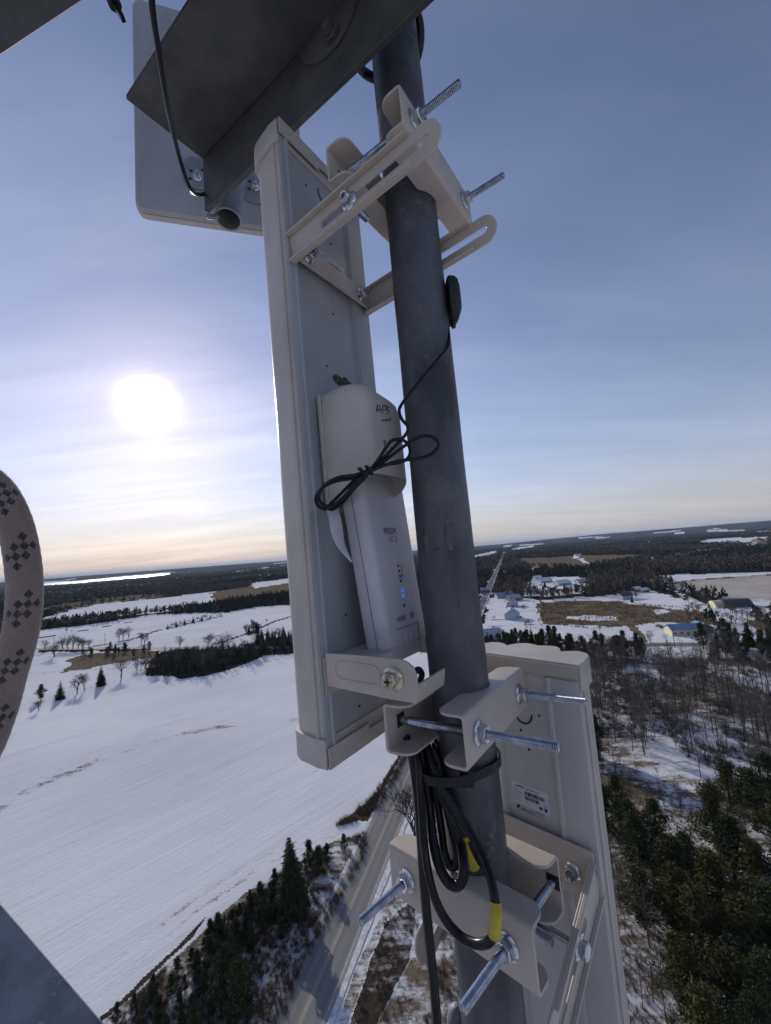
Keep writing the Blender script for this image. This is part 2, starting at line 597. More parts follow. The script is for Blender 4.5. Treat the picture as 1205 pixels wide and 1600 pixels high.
# villages and fields
cov(SNOW, 1, [(738, 869), (776, 860), (776, 866), (738, 874)])
cov(SNOW, 1, [(786, 853), (800, 851), (800, 853), (787, 855)])
cov(SNOW, 1, [(799, 857), (835, 852), (835, 856), (800, 861)])
cov(SNOW, 1, [(812, 851), (850, 849), (850, 851), (813, 853)])
cov(0, 0.98, [(809, 873), (860, 871), (900, 868.5), (975, 867), (1008, 867), (1000, 874), (950, 880), (925, 885), (880, 887), (830, 887), (815, 882)])
cov(SNOW, 1, [(895, 869), (905, 869), (916, 877), (930, 881), (921, 884), (908, 877)])
cov(SNOW, 0.9, [(826, 888), (880, 889), (926, 884), (926, 888), (880, 892), (828, 892)])
cov(SNOW, 0.85, [(832, 905), (855, 902), (905, 900), (918, 905), (918, 926), (860, 932), (818, 931), (818, 914)])
cov(SNOW, 1, [(830, 939), (870, 935), (930, 932), (968, 928), (975, 931), (972, 940), (930, 942), (900, 938), (850, 941)])
cov(SNOW, 0.9, [(762, 934), (832, 934), (850, 950), (856, 975), (870, 1004), (757, 1004)])
cov(0, 0.74, [(836, 943), (900, 939), (965, 939), (1010, 940), (1060, 948), (1124, 962), (1112, 976), (1040, 972), (1000, 977), (930, 984), (880, 976), (850, 974)])
cov(SNOW, 0.85, [(888, 964), (925, 961), (965, 964), (965, 969), (925, 970), (888, 968)])
cov(SNOW, 0.9, [(1014, 953), (1040, 952), (1046, 957), (1020, 960)])
cov(SNOW, 0.95, [(860, 976), (930, 977), (975, 984), (1002, 976), (1042, 972), (1096, 974), (1160, 990), (1160, 1007), (990, 1006), (900, 1004), (862, 992)])
cov(0, 0.8, [(978, 976), (992, 976), (1012, 1005), (1000, 1005)])
cov(SNOW, 1, [(965, 926), (1005, 920), (1040, 928), (1100, 952), (1100, 957), (1040, 950), (975, 941)])
cov(0, 0.75, [(1040, 915), (1048, 914), (1100, 950), (1150, 965), (1205, 975), (1205, 990), (1140, 975), (1090, 955)])
cov(SNOW, 1, [(1036, 914), (1044, 913), (1090, 940), (1165, 972), (1175, 985), (1150, 984), (1084, 948)])
cov(2, 1.0, [(1046, 913), (1100, 905), (1205, 897), (1400, 880), (1400, 930), (1205, 938), (1140, 937), (1078, 928)])
cov(SNOW, 1, [(1010, 900), (1080, 897), (1205, 893), (1300, 885), (1300, 889), (1205, 898), (1100, 906), (1036, 911)])
cov(0, 0.9, [(1040, 911), (1100, 904), (1205, 896.5), (1205, 898.5), (1100, 906.5), (1045, 913.5)])
cov(SNOW, 1, [(1098, 941), (1160, 936), (1210, 938), (1210, 962), (1170, 968), (1125, 962)])
cov(SNOW, 1, [(1000, 872), (1030, 870), (1060, 866), (1098, 859), (1125, 858), (1125, 862), (1098, 863), (1060, 871), (1012, 876)])
cov(SNOW, 1, [(1103, 829), (1135, 827), (1165, 829), (1168, 831), (1110, 832)])
cov(SNOW, 1, [(1104, 827), (1128, 825), (1128, 826.6), (1106, 828)])
cov(SNOW, 1, [(1086, 847), (1125, 841), (1165, 840), (1210, 839), (1210, 843), (1150, 848), (1100, 851)])
cov(0, 0.9, [(1135, 850), (1205, 844), (1205, 848), (1150, 853)])
cov(SNOW, 1, [(1160, 852), (1205, 848), (1205, 852), (1165, 856)])
cov(SNOW, 1, [(1019, 833), (1065, 828), (1065, 830), (1020, 833.8)])
cov(SNOW, 1, [(1054, 832), (1070, 830.5), (1070, 832.5), (1054, 834)])
cov(SNOW, 1, [(905, 839.5), (925, 838.5), (950, 838), (905, 842)])
cov(SNOW, 1, [(930, 840.5), (953, 838.3), (953, 840), (932, 842)])
cov(SNOW, 0.9, [(1180, 831), (1205, 829), (1205, 832), (1182, 833)])
_r = random.Random(77)
for _i in range(150):
    left = _i < 55
    x0 = _r.uniform(70, 455) if left else _r.uniform(738, 1205)
    yh = 866 - 0.0762 * (x0 - 602) - 1.0
    dy = _r.uniform(3, 26) if left else _r.uniform(4, 44)
    if not left and 806 < x0 < 1010 and 24 < dy < 46:
        continue
    L_ = _r.uniform(6, 26)
    h_ = _r.uniform(0.5, 1.3) * (0.6 + dy / 22)
    y0 = yh + dy
    cov(SNOW if _r.random() < 0.8 else 0, 1.0 if _r.random() < 0.6 else 0.9, [(x0, y0 + h_), (x0 + L_ * 0.3, y0 - L_ * 0.02), (x0 + L_, y0 - L_ * 0.075), (x0 + L_ * 0.7, y0 + h_ * 0.8 - L_ * 0.06)])
for _i in range(26):
    x0, y0 = _r.uniform(740, 835), _r.uniform(876, 930)
    cov(SNOW, 0.95, [(x0, y0 + 3), (x0 + 3, y0), (x0 + _r.uniform(8, 16), y0 - 0.5), (x0 + _r.uniform(8, 14), y0 + 2.5)])
LINES = []      # (channel, value, half width m, pts)


def line(ch, val, hw, pts):
    LINES.append((ch, val, hw, [g2(*p) for p in pts]))


line(3, 0.95, 2.2, [(60, 997), (120, 987), (165, 979), (222, 969)])
line(3, 0.95, 2.2, [(147, 1010), (205, 999), (250, 984), (320, 969), (348, 962)])
line(3, 0.95, 2.2, [(337, 1006), (381, 992), (407, 981), (430, 971), (470, 959)])
line(3, 0.7, 0.5, [(765, 969), (835, 966), (848, 965)])
line(3, 0.7, 0.5, [(765, 949), (820, 948), (850, 952)])
line(3, 0.8, 0.6, [(765, 979), (850, 975)])
line(3, 0.8, 0.8, [(855, 976), (864, 990), (872, 1004)])
line(3, 0.5, 0.35, [(130, 1078), (200, 1052), (246, 1038)])
line(0, 0.42, 2.2, [(-40, 1290), (60, 1232), (112, 1214), (150, 1198), (205, 1177), (300, 1150), (400, 1131), (480, 1128)])
line(0, 0.34, 1.0, [(-40, 1270), (100, 1207), (205, 1164), (300, 1140)])
line(0, 0.36, 0.6, [(150, 1530), (300, 1410), (400, 1345), (470, 1312), (520, 1296), (590, 1284)])
line(0, 0.36, 0.6, [(170, 1545), (310, 1424), (410, 1356), (480, 1322), (530, 1304), (595, 1292)])
line(2, 0.55, 0.8, [(60, 1052), (140, 1046), (200, 1044), (250, 1040)])


def inside(px, py, poly):
    c = np.zeros(px.shape, bool)
    n = len(poly)
    for i in range(n):
        x0, y0 = poly[i]
        x1, y1 = poly[(i + 1) % n]
        if y0 == y1:
            continue
        m = ((y0 > py) != (y1 > py)) & (px < (x1 - x0) * (py - y0) / (y1 - y0) + x0)
        c ^= m
    return c


def cover_at(x, y):
    """returns 4 channels of land cover for arrays of positions"""
    D = np.hypot(x, y)
    # edges wander by a little, more further out
    wob = np.clip(D / 90.0, 0.4, 14)
    sc_ = np.clip(D / 22, 6, 160)
    lvl = np.round(np.log2(sc_))
    s = 2 ** lvl
    xx = x + (fbm(x / s, y / s, 3, 21) - 0.5) * wob * 2
    yy = y + (fbm(x / s, y / s, 3, 31) - 0.5) * wob * 3
    c = np.zeros((4,) + x.shape)
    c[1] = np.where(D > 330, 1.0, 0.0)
    for ch, val, poly in POLY:
        P_ = np.array(poly)
        m = (xx > P_[:, 0].min() - 1) & (xx < P_[:, 0].max() + 1) & (yy > P_[:, 1].min() - 1) & (yy < P_[:, 1].max() + 1)
        if not m.any():
            continue
        ins = np.zeros(x.shape, bool)
        ins[m] = inside(xx[m], yy[m], poly)
        if ch == SNOW:
            for k in range(4):
                c[k][ins] = c[k][ins] * 0.0
            c[0][ins] = 1.0 - val if val < 1 else 0.0
            c[0][ins] *= 2.0
        else:
            for k in range(4):
                c[k][ins] = 0
            c[ch][ins] = val
    for ch, val, hw, pts in LINES:
        for (x0, y0), (x1, y1) in zip(pts[:-1], pts[1:]):
            dx, dy = x1 - x0, y1 - y0
            t = np.clip(((x - x0) * dx + (y - y0) * dy) / (dx * dx + dy * dy), 0, 1)
            dd = np.hypot(x - x0 - t * dx, y - y0 - t * dy)
            m = dd < hw
            for k in range(4):
                c[k][m] = 0
            c[ch][m] = val
    return c


# polar sheet round the tower, fine in front, reaching past the horizon
fine = np.arange(-50, 52.01, 0.13)
coarse = np.arange(55, 309, 4.0)
thv = np.radians(np.concatenate([fine, coarse]))
# rings spaced evenly in depression angle, then stretched out to the horizon
dep = np.concatenate([np.linspace(2.2, 0.12, 620), ])
rad_n = CAMH / np.tan(np.radians(np.linspace(80, 0.42, 780)))
rad_f = np.geomspace(rad_n[-1] * 1.02, 42000, 60)
radv = np.concatenate([[0.5], rad_n, rad_f])
TH, RD = np.meshgrid(thv, radv)
X, Y = RD * np.sin(TH), RD * np.cos(TH)
Zh = height(X, Y)
nr, nt = X.shape
COVR = cover_at(X, Y)
print('ground verts', X.size)
verts = np.stack([X.ravel(), Y.ravel(), Zh.ravel()], 1).astype(np.float32)
idx = np.arange(nr * nt).reshape(nr, nt)
nx = np.roll(idx, -1, axis=1)
quads = np.stack([idx[:-1].ravel(), nx[:-1].ravel(), nx[1:].ravel(), idx[1:].ravel()], 1)[:, ::-1].astype(np.int32)


def np_mesh(name, verts, faces, k, smooth=True):
    me = bpy.data.meshes.new(name)
    me.vertices.add(len(verts))
    me.vertices.foreach_set('co', np.ascontiguousarray(verts, dtype=np.float32).ravel())
    me.loops.add(len(faces) * k)
    me.loops.foreach_set('vertex_index', np.ascontiguousarray(faces, dtype=np.int32).ravel())
    me.polygons.add(len(faces))
    me.polygons.foreach_set('loop_start', np.arange(0, len(faces) * k, k, dtype=np.int32))
    me.polygons.foreach_set('loop_total', np.full(len(faces), k, dtype=np.int32))
    if smooth:
        me.polygons.foreach_set('use_smooth', np.ones(len(faces), bool))
    me.update(calc_edges=True)
    return me


gme = np_mesh('ground', verts, quads, 4)
at = gme.color_attributes.new('cover', 'FLOAT_COLOR', 'POINT')
cv = np.zeros((nr * nt, 4), np.float32)
for k in range(4):
    cv[:, k] = COVR[k].ravel()
at.data.foreach_set('color', cv.ravel())
ground = bpy.data.objects.new('ground', gme)
COL.objects.link(ground)
ground['kind'] = 'structure'


def ground_material():
    m, n, l, b = newmat('snowy_ground')
    geo = N(n, 'ShaderNodeNewGeometry')
    att = N(n, 'ShaderNodeAttribute', attribute_name='cover')
    sep = N(n, 'ShaderNodeSeparateColor')
    l.new(att.outputs['Color'], sep.inputs[0])
    pos = geo.outputs['Position']

    def noise(scale, det=5.0, rough=0.6, vec=None, dist=0.0):
        k = N(n, 'ShaderNodeTexNoise', inp={'Scale': scale, 'Detail': det, 'Roughness': rough, 'Distortion': dist})
        l.new(vec if vec is not None else pos, k.inputs[0])
        return k.outputs[0]

    def mth(op, a, b_=None, c_=None, clamp=False):
        k = N(n, 'ShaderNodeMath', operation=op, use_clamp=clamp)
        for i, v in enumerate((a, b_, c_)):
            if v is None:
                continue
            if isinstance(v, (int, float)):
                k.inputs[i].default_value = v
            else:
                l.new(v, k.inputs[i])
        return k.outputs[0]

    def mix(f, a, b_):
        k = N(n, 'ShaderNodeMix', data_type='RGBA')
        if isinstance(f, (int, float)):
            k.inputs[0].default_value = f
        else:
            l.new(f, k.inputs[0])
        for i, v in ((6, a), (7, b_)):
            if isinstance(v, tuple):
                k.inputs[i].default_value = (*v, 1)
            else:
                l.new(v, k.inputs[i])
        return k.outputs[2]

    def ss(v, lo, hi):
        k = N(n, 'ShaderNodeMapRange', interpolation_type='SMOOTHSTEP', inp={'From Min': lo, 'From Max': hi})
        l.new(v, k.inputs[0])
        return k.outputs[0]
    # drill rows of the winter crop, running one way across the field
    mp = N(n, 'ShaderNodeMapping')
    mp.inputs['Rotation'].default_value = (0, 0, math.radians(90 - 43.5) * -1)
    l.new(pos, mp.inputs[0])
    mp2 = N(n, 'ShaderNodeMapping')
    mp2.inputs['Scale'].default_value = (0.055, 1.1, 1)
    l.new(mp.outputs[0], mp2.inputs[0])
    rows = noise(1.0, 6.0, 0.62, mp2.outputs[0])
    mp3 = N(n, 'ShaderNodeMapping')
    mp3.inputs['Scale'].default_value = (0.012, 0.16, 1)
    l.new(mp.outputs[0], mp3.inputs[0])
    rows_w = noise(1.0, 4.0, 0.55, mp3.outputs[0])
    mp4 = N(n, 'ShaderNodeMapping')
    mp4.inputs['Scale'].default_value = (0.30, 2.6, 1)
    l.new(mp.outputs[0], mp4.inputs[0])
    rows_f = noise(1.0, 5.0, 0.7, mp4.outputs[0])
    n_big = noise(0.018, 5.0, 0.6)
    n_mid = noise(0.16, 6.0, 0.62)
    n_fine = noise(1.1, 6.0, 0.68)
    n_vf = noise(3.5, 4.0, 0.7)
    snow = mix(ss(n_big, 0.35, 0.68), (0.76, 0.76, 0.775), (0.67, 0.675, 0.70))
    soilr = mth('MULTIPLY', ss(rows, 0.64, 0.74), mth('ADD', 0.25, ss(rows_w, 0.40, 0.62)), clamp=True)
    snow = mix(mth('MULTIPLY', soilr, 0.42), snow, (0.36, 0.35, 0.355))
    snow = mix(mth('MULTIPLY', ss(rows_w, 0.62, 0.72), 0.30), snow, (0.56, 0.56, 0.585))
    specks = mth('MULTIPLY', ss(rows_f, 0.66, 0.74), ss(n_mid, 0.42, 0.62))
    snow = mix(mth('MULTIPLY', specks, 0.55), snow, (0.26, 0.23, 0.20))
    clod = mth('MULTIPLY', ss(noise(0.9, 5.0, 0.75), 0.60, 0.70), ss(n_mid, 0.45, 0.6))
    snow = mix(mth('MULTIPLY', clod, 0.35), snow, (0.42, 0.40, 0.40))
    # dead grass standing through the snow
    gcol = mix(ss(n_mid, 0.3, 0.7), (0.145, 0.108, 0.074), (0.225, 0.178, 0.130))
    gcol = mix(ss(n_fine, 0.45, 0.75), gcol, (0.085, 0.065, 0.045))
    sm = N(n, 'ShaderNodeMapping')
    sm.inputs['Rotation'].default_value = (0, 0, math.radians(20))
    sm.inputs['Scale'].default_value = (0.30, 0.95, 1)
    l.new(pos, sm.inputs[0])
    patch = mth('ADD', mth('MULTIPLY', noise(0.42, 9.0, 0.72, sm.outputs[0]), 0.72), mth('MULTIPLY', n_fine, 0.28))
    lowp = noise(0.030, 9.0, 0.72)
    pt = mth('ADD', mth('MULTIPLY', patch, 0.52), mth('MULTIPLY', lowp, 0.48))

    def amount(ch, w=0.05):
        # coverage -> threshold on the patch noise
        thr = mth('SUBTRACT', 0.735, mth('MULTIPLY', ch, 0.47))
        d = mth('SUBTRACT', pt, thr)
        k = N(n, 'ShaderNodeMapRange', interpolation_type='SMOOTHSTEP', inp={'From Min': -w, 'From Max': w})
        l.new(d, k.inputs[0])
        return mth('MULTIPLY', k.outputs[0], mth('GREATER_THAN', ch, 0.03))
    col = mix(amount(sep.outputs[0]), snow, gcol)
    stub = mix(ss(n_big, 0.35, 0.65), (0.36, 0.30, 0.235), (0.46, 0.42, 0.37))
    col = mix(mth('MULTIPLY', sep.outputs[2], 0.85), col, stub)
    verge = mix(ss(n_fine, 0.35, 0.7), (0.085, 0.062, 0.045), (0.035, 0.028, 0.023))
    col = mix(amount(att.outputs['Alpha'], 0.06), col, verge)
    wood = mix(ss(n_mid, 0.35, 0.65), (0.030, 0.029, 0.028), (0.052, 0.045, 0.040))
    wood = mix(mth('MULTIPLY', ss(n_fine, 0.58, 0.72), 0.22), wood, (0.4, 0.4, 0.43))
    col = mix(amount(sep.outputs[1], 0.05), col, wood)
    l.new(col, b.inputs['Base Color'])
    b.inputs['Roughness'].default_value = 0.75
    b.inputs['Specular IOR Level'].default_value = 0.0
    hh = mth('ADD', mth('MULTIPLY', rows, 0.42), mth('ADD', mth('MULTIPLY', rows_w, 1.3), mth('MULTIPLY', n_fine, 0.35)))
    hh = mth('ADD', hh, mth('MULTIPLY', amount(sep.outputs[0], 0.10), mth('MULTIPLY', n_vf, 0.8)))
    bp = N(n, 'ShaderNodeBump', inp={'Strength': 0.55, 'Distance': 0.30})
    l.new(hh, bp.inputs['Height'])
    l.new(bp.outputs[0], b.inputs['Normal'])
    return m


gme.materials.append(ground_material())

# ------------------------------------------------------------------ lake
lk = LAKE
bm = BM()
f = bm.faces.new([bm.verts.new(Vector((*g2(a, b, 2.0), 2.0))) for a, b in lk])
bmesh.ops.triangulate(bm, faces=[f])
M_LAKE = surf('lake_ice_with_painted_glare', (0.72, 0.74, 0.78), 0.38, var=0.04, scale=0.004, rvar=0.05, spec=0.6)  # pale ice colour also stands in for sun and sky glare
lo = obj('lake', bm, M_LAKE)
for p_ in lo.data.polygons:
    pass
lo['kind'] = 'structure'

# ------------------------------------------------------------------ roads
def asphalt_mat(name, edge):
    m, n, l, b = newmat(name)
    uv = N(n, 'ShaderNodeUVMap')
    sp = N(n, 'ShaderNodeSeparateXYZ')
    l.new(uv.outputs[0], sp.inputs[0])
    geo = N(n, 'ShaderNodeNewGeometry')

    def mth(op, a, b_=None, c_=None):
        k = N(n, 'ShaderNodeMath', operation=op)
        for i, v in enumerate((a, b_, c_)):
            if v is None:
                continue
            if isinstance(v, (int, float)):
                k.inputs[i].default_value = v
            else:
                l.new(v, k.inputs[i])
        return k.outputs[0]
    nz1 = N(n, 'ShaderNodeTexNoise', inp={'Scale': 0.5, 'Detail': 7.0, 'Roughness': 0.65})
    l.new(geo.outputs['Position'], nz1.inputs[0])
    mp = N(n, 'ShaderNodeMapping')
    mp.inputs['Scale'].default_value = (1.6, 0.03, 1)
    l.new(uv.outputs[0], mp.inputs[0])
    nz2 = N(n, 'ShaderNodeTexNoise', inp={'Scale': 1.0, 'Detail': 5.0, 'Roughness': 0.6})
    l.new(mp.outputs[0], nz2.inputs[0])
    mix = N(n, 'ShaderNodeMix', data_type='RGBA')
    mix.inputs[6].default_value = (0.12, 0.12, 0.12, 1)
    mix.inputs[7].default_value = (0.235, 0.23, 0.22, 1)
    l.new(mth('ADD', mth('MULTIPLY', nz2.outputs[0], 0.9), mth('MULTIPLY', nz1.outputs[0], 0.25)), mix.inputs[0])
    # salt-whitened strips between the wheel tracks
    au = mth('ABSOLUTE', sp.outputs[0])
    salt = N(n, 'ShaderNodeMapRange', interpolation_type='SMOOTHSTEP', inp={'From Min': 2.6, 'From Max': 3.3})
    l.new(au, salt.inputs[0])
    tr = mth('MULTIPLY', mth('ADD', mth('COSINE', mth('MULTIPLY', au, 4.1)), 1.0), 0.10)
    mx = N(n, 'ShaderNodeMix', data_type='RGBA')
    mx.inputs[7].default_value = (0.33, 0.325, 0.32, 1)
    l.new(mth('ADD', mth('MULTIPLY', salt.outputs[0], 0.5), tr), mx.inputs[0])
    l.new(mix.outputs[2], mx.inputs[6])
    l.new(mx.outputs[2], b.inputs['Base Color'])
    b.inputs['Roughness'].default_value = 0.8
    b.inputs['Specular IOR Level'].default_value = 0.12
    bp = N(n, 'ShaderNodeBump', inp={'Strength': 0.2, 'Distance': 0.02})
    l.new(nz1.outputs[0], bp.inputs['Height'])
    l.new(bp.outputs[0], b.inputs['Normal'])
    return m


M_ROAD = asphalt_mat('salted_asphalt', 0.5)
M_YLINE = surf('worn_yellow_line', (0.42, 0.33, 0.20), 0.6, var=0.2, scale=1.5, tint=(0.25, 0.22, 0.18))
M_WLINE = surf('worn_white_line', (0.55, 0.55, 0.53), 0.6, var=0.2, scale=1.5, tint=(0.28, 0.28, 0.28))


def strip(name, o2, d2, s0, s1, a0, a1, z, mat, parent=None, kind='structure', amp=0.0, seed=0, n=60, uv=True):
    """ribbon along d2 from s0 to s1, lateral a0..a1"""
    nx_, ny_ = d2[1], -d2[0]
    ss_ = np.linspace(0, 1, n) ** 2 * (s1 - s0) + s0
    bm = BM()
    uvl = bm.loops.layers.uv.new('UVMap')
    rows = []
    for i, s in enumerate(ss_):
        ja = amp * (fbm(np.array([s / 4.0]), np.array([0.0]), 3, seed)[0] - 0.5) * 2
        jb = amp * (fbm(np.array([s / 4.0]), np.array([7.0]), 3, seed + 5)[0] - 0.5) * 2
        p = []
        for a in (a0 + ja, a1 + jb):
            p.append((bm.verts.new((o2[0] + d2[0] * s + nx_ * a, o2[1] + d2[1] * s + ny_ * a, z)), a, s))
        rows.append(p)
    for r0, r1 in zip(rows[:-1], rows[1:]):
        f = bm.faces.new((r0[0][0], r0[1][0], r1[1][0], r1[0][0]))
        for lp, (v, a, s) in zip(f.loops, (r0[0], r0[1], r1[1], r1[0])):
            lp[uvl].uv = (a, s)
    bmesh.ops.recalc_face_normals(bm, faces=bm.faces[:])
    for f in bm.faces:
        if f.normal.z < 0:
            f.normal_flip()
    o = obj(name, bm, mat, parent)
    if parent is None:
        o['kind'] = kind
    return o


# half-widths measured from the edges of the carriageway in the picture
wl_, wr_ = np.array(g2(424, 1600)), np.array(g2(511, 1600))
nrm2 = np.array([ROAD_DIR[1], -ROAD_DIR[0]])
aL, aR = float((wl_ - rA) @ nrm2), float((wr_ - rA) @ nrm2)
print('road width', aR - aL, 'dir', ROAD_DIR)
road = strip('road', rA, ROAD_DIR, -160, 2600, aL, aR, 0.10, M_ROAD, amp=0.12, n=400)
mid = (aL + aR) / 2 + 0.15
strip('centre_line', rA, ROAD_DIR, -160, 2600, mid - 0.22, mid - 0.08, 0.106, M_YLINE, parent=road)
strip('centre_line', rA, ROAD_DIR, -160, 2600, mid + 0.08, mid + 0.22, 0.106, M_YLINE, parent=road)
strip('edge_line', rA, ROAD_DIR, -160, 2600, aR - 0.55, aR - 0.43, 0.106, M_WLINE, parent=road)
M_GRAV = surf('frozen_gravel_shoulder', (0.42, 0.40, 0.38), 0.8, var=0.25, scale=0.9, tint=(0.7, 0.7, 0.72))
strip('left_shoulder', rA, ROAD_DIR, -160, 2600, aL - 0.8, aL + 0.2, 0.092, M_GRAV, amp=0.25, n=500, seed=3)
strip('right_shoulder', rA, ROAD_DIR, -160, 2600, aR - 0.2, aR + 1.0, 0.092, M_GRAV, amp=0.3, n=500, seed=8)
cw = 3.3
strip('crossing_road', cA, CROSS_DIR, -260, 700, -cw, cw, 0.115, M_ROAD, amp=0.15, n=200)
strip('crossing_verge', cA, CROSS_DIR, -260, 700, -cw - 1.6, -cw + 0.2, 0.10, surf('verge_grass', (0.14, 0.105, 0.075), 0.9, var=0.25, scale=0.6, tint=(0.55, 0.54, 0.55)), amp=0.5, n=300, seed=12)
# ================================================================== TREES
def leafy(name, colA, colB, rough=0.8, scale=0.7):
    m, n, l, b = newmat(name)
    geo = N(n, 'ShaderNodeNewGeometry')
    oi = N(n, 'ShaderNodeObjectInfo')
    nz = N(n, 'ShaderNodeTexNoise', inp={'Scale': scale, 'Detail': 4.0, 'Roughness': 0.6})
    l.new(geo.outputs['Position'], nz.inputs[0])
    ad = N(n, 'ShaderNodeMath', operation='MULTIPLY_ADD')
    l.new(oi.outputs['Random'], ad.inputs[0])
    ad.inputs[1].default_value = 0.5
    l.new(nz.outputs[0], ad.inputs[2])
    mr = N(n, 'ShaderNodeMapRange', inp={'From Min': 0.4, 'From Max': 1.05})
    l.new(ad.outputs[0], mr.inputs[0])
    mx = N(n, 'ShaderNodeMix', data_type='RGBA')
    mx.inputs[6].default_value = (*colA, 1)
    mx.inputs[7].default_value = (*colB, 1)
    l.new(mr.outputs[0], mx.inputs[0])
    l.new(mx.outputs[2], b.inputs['Base Color'])
    b.inputs['Roughness'].default_value = rough
    b.inputs['Specular IOR Level'].default_value = 0.03
    return m


M_SPRUCE = leafy('spruce_needles', (0.022, 0.034, 0.020), (0.045, 0.060, 0.030))
M_PINE = leafy('pine_needles', (0.030, 0.042, 0.021), (0.064, 0.076, 0.036))
M_OLIVE = leafy('olive_pine_needles', (0.040, 0.046, 0.020), (0.085, 0.080, 0.034))
M_TRUNK = leafy('tree_bark', (0.055, 0.044, 0.036), (0.10, 0.085, 0.072))
M_TWIG = leafy('bare_twigs', (0.050, 0.043, 0.038), (0.095, 0.082, 0.072))
M_TWIG2 = leafy('woodland_twigs', (0.095, 0.082, 0.072), (0.165, 0.148, 0.132))
M_SCRUB = leafy('scrub_twigs', (0.100, 0.070, 0.048), (0.170, 0.125, 0.085))
R_ = random.Random(11)


def mesh_from(name, V, F, mats, mi=None):
    me = bpy.data.meshes.new(name)
    me.from_pydata(V, [], F)
    for m in mats:
        me.materials.append(m)
    if mi:
        me.polygons.foreach_set('material_index', mi)
    me.update()
    return me


def prism(V, F, a, b, ra, rb, k=4):
    d = (b - a)
    if d.length < 1e-6:
        return
    x, y = frame_of(d)
    i0 = len(V)
    for (p, r) in ((a, ra), (b, rb)):
        for j in range(k):
            t = 2 * math.pi * j / k
            V.append(tuple(p + (x * math.cos(t) + y * math.sin(t)) * r))
    for j in range(k):
        F.append((i0 + j, i0 + (j + 1) % k, i0 + k + (j + 1) % k, i0 + k + j))


def spruce_meshes(h, w, levels, per, name, mat, seed, airy=0.0):
    r = random.Random(seed)
    V, F = [], []
    for i in range(levels):
        f = (i + 0.5) / levels
        z = h * (0.07 + 0.92 * f)
        rad = w * 0.5 * (1 - f) ** 0.82 + 0.05 * w
        n = max(5, int(per * (1 - 0.55 * f)))
        a0 = r.random() * 6.28
        for k in range(n):
            a = a0 + 6.283 * k / n + r.uniform(-0.25, 0.25)
            L_ = rad * r.uniform(0.72, 1.15)
            d = Vector((math.cos(a), math.sin(a), 0))
            s = Vector((-math.sin(a), math.cos(a), 0))
            droop = 0.30 + 0.25 * (1 - f)
            base = Vector((0, 0, z + 0.02 * h))
            p1 = base + d * L_ * 0.45 - Vector((0, 0, L_ * 0.10))
            p2 = base + d * L_ - Vector((0, 0, L_ * droop))
            wd = L_ * 0.30 + 0.05 * w * 0.3
            # frond: two kites either side of the rib plus drooping twigs
            for sg in (-1, 1):
                i0 = len(V)
                V += [tuple(base), tuple(p1 + s * sg * wd * r.uniform(.7, 1.1) - Vector((0, 0, wd * .35))), tuple(p2 + s * sg * wd * 0.25), tuple(p1)]
                F.append((i0, i0 + 1, i0 + 2, i0 + 3))
            for q in range(3):
                t = r.uniform(0.35, 1.0)
                pp = base.lerp(p2, t)
                hw = L_ * 0.10
                i0 = len(V)
                ss_ = s * r.choice((-1, 1)) * wd * (1.15 - t * 0.6)
                V += [tuple(pp - d * hw), tuple(pp + d * hw), tuple(pp + ss_ - Vector((0, 0, hw * 2.2)))]
                F.append((i0, i0 + 1, i0 + 2))
    i0 = len(V)
    for k in range(5):
        a = 6.283 * k / 5
        V.append((math.cos(a) * 0.03 * w, math.sin(a) * 0.03 * w, h * 0.93))
    V.append((0, 0, h * 1.02))
    for k in range(5):
        F.append((i0 + k, i0 + (k + 1) % 5, i0 + 5))
    crown = mesh_from(name + '_crown', V, F, [mat])
    V, F = [], []
    prism(V, F, Vector((0, 0, -0.3)), Vector((0, 0, h * 0.95)), 0.022 * h, 0.004 * h, 6)
    trunk = mesh_from(name + '_trunk', V, F, [M_TRUNK])
    return crown, trunk


def clump_meshes(h, w, name, mat, seed, base=0.12, nclump=60, leaf=0.12, tri=14):
    """bushy pine: needle tufts on upswept limbs"""
    r = random.Random(seed)
    V, F = [], []
    VT, FT = [], []
    prism(VT, FT, Vector((0, 0, -0.3)), Vector((0, 0, h * 0.5)), 0.024 * h, 0.014 * h, 6)
    prism(VT, FT, Vector((0, 0, h * 0.5)), Vector((0.02 * h, 0, h * 0.95)), 0.014 * h, 0.004 * h, 5)
    for i in range(nclump):
        f = r.random() ** 0.9
        z = h * (base + (1 - base) * f)
        rad = w * 0.5 * (1 - f ** 1.8) ** 0.75 * (0.55 + 0.45 * math.sin(f * 9 + seed))
        a = r.random() * 6.283
        rr_ = rad * math.sqrt(r.uniform(0.15, 1.0))
        c = Vector((math.cos(a) * rr_, math.sin(a) * rr_, z))
        if i % 3 == 0:
            prism(VT, FT, Vector((0, 0, max(0.05 * h, z - rr_ * 0.5))), c, 0.006 * h, 0.002 * h, 3)
        cs = w * r.uniform(0.09, 0.17)
        for t in range(tri):
            dv = Vector((r.gauss(0, 1), r.gauss(0, 1), r.gauss(0.5, 0.8))).normalized()
            p = c + Vector((r.gauss(0, 1), r.gauss(0, 1), r.gauss(0, .7))) * cs * 0.42
            s = dv.cross(Vector((r.gauss(0, 1), r.gauss(0, 1), r.gauss(0, 1)))).normalized() * leaf * w * 0.16
            q = p + dv * leaf * w * r.uniform(0.6, 1.25)
            i0 = len(V)
            V += [tuple(p - s), tuple(p + s), tuple(q)]
            F.append((i0, i0 + 1, i0 + 2))
    return mesh_from(name + '_crown', V, F, [mat]), mesh_from(name + '_trunk', VT, FT, [M_TRUNK])


